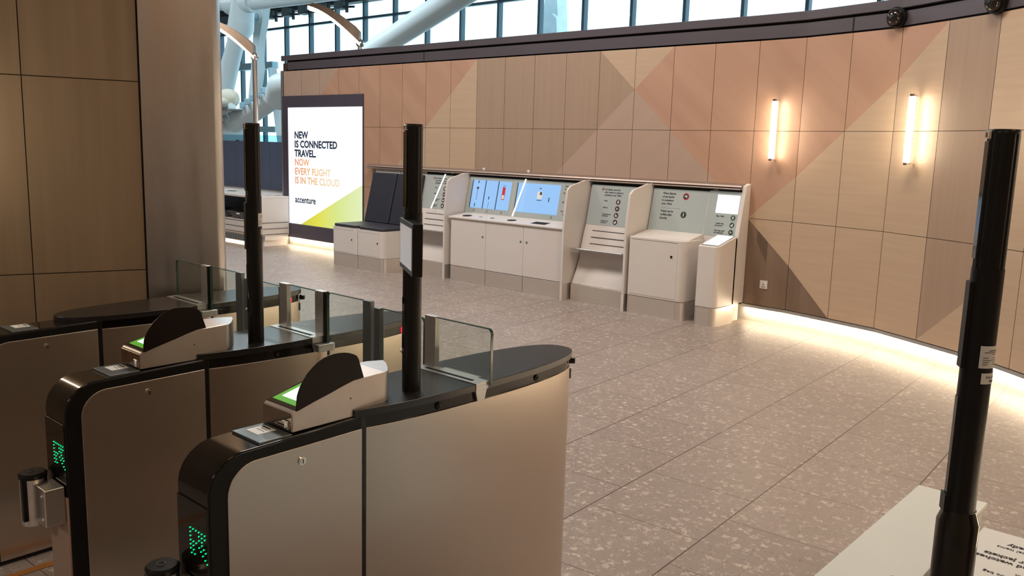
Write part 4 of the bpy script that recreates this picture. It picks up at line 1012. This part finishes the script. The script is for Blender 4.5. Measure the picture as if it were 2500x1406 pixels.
for i, (x, w, lb) in enumerate(((-10.2, .7, 'long strip of papers lying on the bench, next to the steel column'), (-9.35, .35, 'crumpled papers on the bench just left of the black post'), (-8.75, .22, 'papers on the bench end, right of the black post'))):
    m_ = MB(); rn = random.Random(i)
    for k in range(6):
        a = x-w/2+w*rn.random()*.7; y = -.45+.12*k*.6; m_.box(a, a+w*.4, y, y+.09, .836+.003*k, .839+.003*k)
    tag(m_.build('papers', 'paper', smooth=0), lb, 'papers', 'papers on the bench')
# slate blue partition
t = root('partition', (-10.5, .35, 0), 'slate blue partition screen with glass strip on top, behind the bench', 'partition')
for k in range(8):
    MB().box(-8.80-.62*(k+1)+.004, -8.80-.62*k-.004, .64, .68, .82, 1.74).build('panel', 'blue', t, bevel=.003)
MB().box(-13.9, -8.72, .63, .69, .0, .82).build('base', 'white', t)
MB().box(-13.9, -8.72, .625, .70, .80, .85).box(-8.80, -8.74, .63, .70, .0, 1.76).build('frame', 'alu', t)
MB().box(-13.9, -8.8, .65, .665, 1.74, 1.86).build('glass_strip', 'strglass', t, smooth=0)
MB().prism([(-10.95, 1.86), (-10.95, 1.745), (-10.45, 1.745)], 'y', .645, .66).build('yellow_mark', 'yellow', t, smooth=0)
for x in (-9.15, -11.2, -10.8): MB().box(x-.02, x+.02, .64, .68, 1.73, 1.76).build('clip', 'dark', t)

# curved lamps on poles
def lamp(px, py, top, label, big=1.0, mirror=False):
    t = root('pole_lamp', (px, py, 0), label, 'lamp', 'curved lamps on poles')
    MB().tube((px, py, 0), (px, py, top), .035*big, n=20).build('pole', 'chrome2', t)
    MB().lathe((px, py, 0), [(.05, 0), (.05, .012), (.038, .02)], 24).build('base', 'alu', t)
    # curved head sweeping back to the left and up
    vx = Vector((-.7483, -.6633*-1*0-.0, 0)); lat = Vector((-X_.x, -X_.y, 0)).normalized()
    m_ = MB(); g_l = MB(); N = 10; pts = []
    for i in range(N+1):
        f = i/N; pts.append((f*.70*big, .46*big*math.sin(f*1.35)/math.sin(1.35), .035+.135*(1-f)**.8*(1 if i else .85)))
    side = Vector((lat.y, -lat.x, 0))
    def P(a, z, o): q = Vector((px, py, 0))+lat*a+side*o; return (q.x, q.y, top+.02+z)
    hw = .10*big
    for i in range(N):
        (a, z, h0), (b, w, h1) = pts[i], pts[i+1]; h0 *= big; h1 *= big
        m_.hexa([P(a, z, -hw), P(b, w, -hw), P(b, w, hw), P(a, z, hw)], [P(a+h0*.45, z+h0*.9, -hw*.7), P(b+h1*.45, w+h1*.9, -hw*.7), P(b+h1*.45, w+h1*.9, hw*.7), P(a+h0*.45, z+h0*.9, hw*.7)] if False else
                [P(a, z+h0, -hw*.6), P(b, w+h1, -hw*.6), P(b, w+h1, hw*.6), P(a, z+h0, hw*.6)])
        g_l.hexa([P(a, z-.045*big, -hw*.75), P(b, w-.045*big, -hw*.75), P(b, w-.045*big, hw*.75), P(a, z-.045*big, hw*.75)], [P(a, z-.002, -hw*.8), P(b, w-.002, -hw*.8), P(b, w-.002, hw*.8), P(a, z-.002, hw*.8)])
    m_.build('lamp_shell', 'brass', t, smooth=50); g_l.build('lamp_diffuser', 'lampglow', t, smooth=50)
    MB().sphere((px, py, top+.01), .06*big, 14).build('joint', 'chrome2', t)
pp = fr(-.3003*13.3, 13.3)
lamp(pp.x, pp.y, 3.00, 'curved glowing lamp on a steel pole, behind the post of the middle gate')
pp = fr(-.180*14.5, 14.5)
lamp(pp.x, pp.y, 3.37, 'curved glowing lamp rising above the wall header, right of the other', 1.2)

# ------------------------------------------------------------------ facade and roof structure
FY = 15.8
t = root('window_1', (-27, FY, 0)); struct(t)
for k in range(-13, 21):
    x = -34.13+1.979*k
    if x < 11.9: MB().box(x-.055, x+.055, FY-.12, FY+.10, 0, 9).build('mullion', 'mullion', t)
for z, h_, dd in ((7.09, .05, .10), (5.38, .16, .3), (2.30, .14, .2), (.2, .2, .2)):
    x1 = -33.0 if z in (5.38, 2.30) else 11.9
    MB().box(-59, x1, FY-dd, FY+.05, z-h_, z+h_).build('transom', 'mullion' if z == 7.09 else 'mullion_l', t)
MB().box(-59.9, 11.9, FY, FY+.02, 0, 9).build('glazing', 'facadeglass', t, smooth=0)
MB().box(-59.9, 11.9, FY-.35, FY+.1, 7.75, 9).build('head_beam', 'dark', t)
# brackets and drive boxes hung beneath the dark head beam
for k, x in enumerate([-36.6, -35.4, -34.0, -32.6, -31.2, -29.9, -28.5, -27.2]):
    t2 = root('blind_motor', (x, FY-.55, 7.5), 'dark grey motor box under the facade head beam', 'motor box', 'motor boxes under the head beam')
    t2['label'] = 'dark motor box hanging from the beam over the far windows'
    MB().box(x-.28, x+.20, FY-.75, FY-.349, 7.45, 7.85).build('box', 'dark2', t2, bevel=.03)
    MB().tube((x+.2, FY-.55, 7.55), (x+.9, FY-.55, 7.50), .05, n=10).box(x+.35, x+.45, FY-.6, FY-.5, 7.3, 7.8).build('drive_rod', 'dark', t2)

# white tubular roof structure between the hall and the facade
o = MB().path([(-24.0, 8.57, 6.6), (-24.19, 8.57, 5.66), (-24.55, 8.57, 5.18), (-25.43, 8.57, 3.59), (-25.67, 8.57, 3.03), (-26.3, 8.57, 1.2), (-26.7, 8.57, 0)],
              [.40, .46, .30, .36, .36, .40, .42], 28).path([(-24.1, 8.57, 6.0), (-24.22, 8.57, 5.58)], [.43, .43], 28).build('leaning_roof_column', 'paint', smooth=50)
tag(o, 'big white leaning tubular roof column, left of the first curved lamp', 'roof column')
o = MB().path([(-31.0, 8.9, 7.15), (-27.25, 8.57, 6.86), (-24.2, 8.57, 6.5), (-20, 8.57, 6.42), (-12, 8.57, 6.35), (-2, 8.57, 6.4), (8, 8.57, 6.5)], .26, 22).path([(-24.9, 8.57, 6.55), (-23.3, 8.57, 6.5)], .36, 22).build('roof_tube', 'paint', smooth=50)
tag(o, 'long horizontal white roof tube along the top of the picture', 'roof tube')
o = MB().path([(-16.0, 6.57, 3.62), (-14.52, 6.57, 4.13), (-12.72, 6.57, 4.76), (-10.6, 6.57, 5.50), (-7.0, 6.57, 6.7), (-2, 6.57, 8.6), (-1, 6.57, 9.0)], [.28, .28, .30, .32, .34, .36, .36], 26).path([(-16.0, 6.57, 3.62), (-19.5, 6.57, 0)], .28, 26).build('diagonal_roof_strut', 'paint', smooth=50)
tag(o, 'thick white diagonal tube rising to the right behind the wall header', 'roof strut')
o = MB()
o.prism([(-26.33, 6.9), (-25.55, 6.9), (-25.75, 6.15), (-25.95, 5.6), (-26.05, 4.9), (-26.02, 4.5), (-26.55, 2.6), (-27.0, .0), (-27.45, .0), (-26.98, 2.6), (-26.6, 4.4), (-26.45, 5.2), (-26.35, 6.0)], 'y', 10.4, 10.7)
o.tube((-25.98, 10.35, 6.42), (-25.98, 10.75, 6.42), .23, n=24)
o = o.build('facade_post', 'paint', bevel=.02); tag(o, 'flat white steel post with pin joint in front of the far windows', 'steel post')
MBt = MB().tube((-25.98, 10.30, 6.42), (-25.98, 10.36, 6.42), .15, n=24).build('pin', 'mullion_l', o)
o = MB().prism([(-26.35, 4.6), (-26.0, 4.6), (-25.45, 2.2), (-25.0, 0), (-25.4, 0), (-25.85, 2.2)], 'y', 11.0, 11.2).build('facade_brace', 'paint', bevel=.02)
tag(o, 'thin white brace beside the flat post before the windows', 'steel brace')
t = root('roof_boom', (-19.5, 5.6, 0), 'massive white bent steel boom with round pivot, behind the blue partition', 'steel boom')
MB().path([(-23.5, 5.6, .0), (-22.3, 5.6, 1.2), (-21.2, 5.6, 1.86), (-20.3, 5.6, 2.12), (-19.02, 5.6, 2.46), (-18.13, 5.6, 2.76), (-17.45, 5.6, 3.02), (-17.0, 5.6, 3.2)], [.36, .36, .34, .33, .31, .30, .30, .34], 20).build('arm', 'paint', t, smooth=50)
MB().path([(-17.5, 5.6, 2.85), (-17.15, 5.6, 3.22), (-16.4, 5.6, 3.35), (-14.6, 5.6, 2.6), (-13.5, 5.6, 0)], [.34, .44, .40, .4, .4], 20).build('elbow', 'paint', t, smooth=50)
MB().tube((-19.96, 5.05, 1.92), (-19.96, 6.1, 1.92), .36, n=36).build('pivot', 'paint', t, bevel=.03)
MB().tube((-19.96, 5.02, 1.92), (-19.96, 5.06, 1.92), .17, n=28).build('pivot_pin', 'mullion_l', t)
MB().path([(-22.6, 5.3, 1.3), (-21.6, 5.3, 2.2), (-20.9, 5.3, 2.46), (-20.2, 5.3, 2.56), (-19.3, 5.3, 2.7)], .13, 14).build('hose_guard', 'paint', t, smooth=50)
for k in range(5): MB().box(-18.75+.28*k, -18.63+.28*k, 5.2, 5.34, 2.66+.10*k, 2.84+.10*k).build('bolt', 'mullion_l', t, bevel=.02)
t = root('mesh_platform', (-19.5, 5.0, 0), 'small steel mesh platform holding cream sacks beside the leaning column', 'platform')
MB().box(-21.2, -18.75, 4.8, 5.6, 2.60, 2.64).build('deck', 'alu', t)
m_ = MB()
for k in range(7): m_.tube((-21.0+.36*k, 4.82, 2.60), (-20.8+.36*k, 4.82, 2.28), .022, n=8)
m_.tube((-21.2, 4.82, 2.45), (-18.8, 4.82, 2.45), .022, n=8); m_.tube((-21.2, 4.82, 2.28), (-18.9, 4.82, 2.28), .022, n=8)
m_.build('truss', 'dark2', t)
MB().box(-20.9, -20.7, 5.2, 5.4, 0, 2.6).build('leg', 'paint', t)
for i, (x, z, a, b, lb) in enumerate(((-19.75, 2.955, .55, .30, 'large cream sack lying at the back of the mesh platform'), (-19.45, 2.815, .48, .17, 'small cream sack lying in front on the mesh platform'))):
    o = MB().sphere((x, 5.42-.5*i, z), 1.0, 20, a, .24, b).build('cream_sack', 'cream', smooth=60); tag(o, lb, 'sack', 'cream sacks')

o = MB().prism([(-21.25, 0), (-19.55, 0), (-19.95, 7.6), (-20.45, 12)], 'y', 21.2, 21.9).prism([(-20.15, 5), (-19.6, 5), (-19.85, 7.3), (-20.1, 7.5)], 'y', 21.0, 21.2).build('distant_tower', 'dark2', bevel=.02)
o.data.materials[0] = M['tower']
tag(o, 'hazy grey pylon standing outside beyond the far windows', 'pylon')
for s0_ in (-5.1, 1.0):
    struct(run(s0_, s0_+.014, -.101, .006, 2.937, 3.058, 'gap', 'trim_9'))
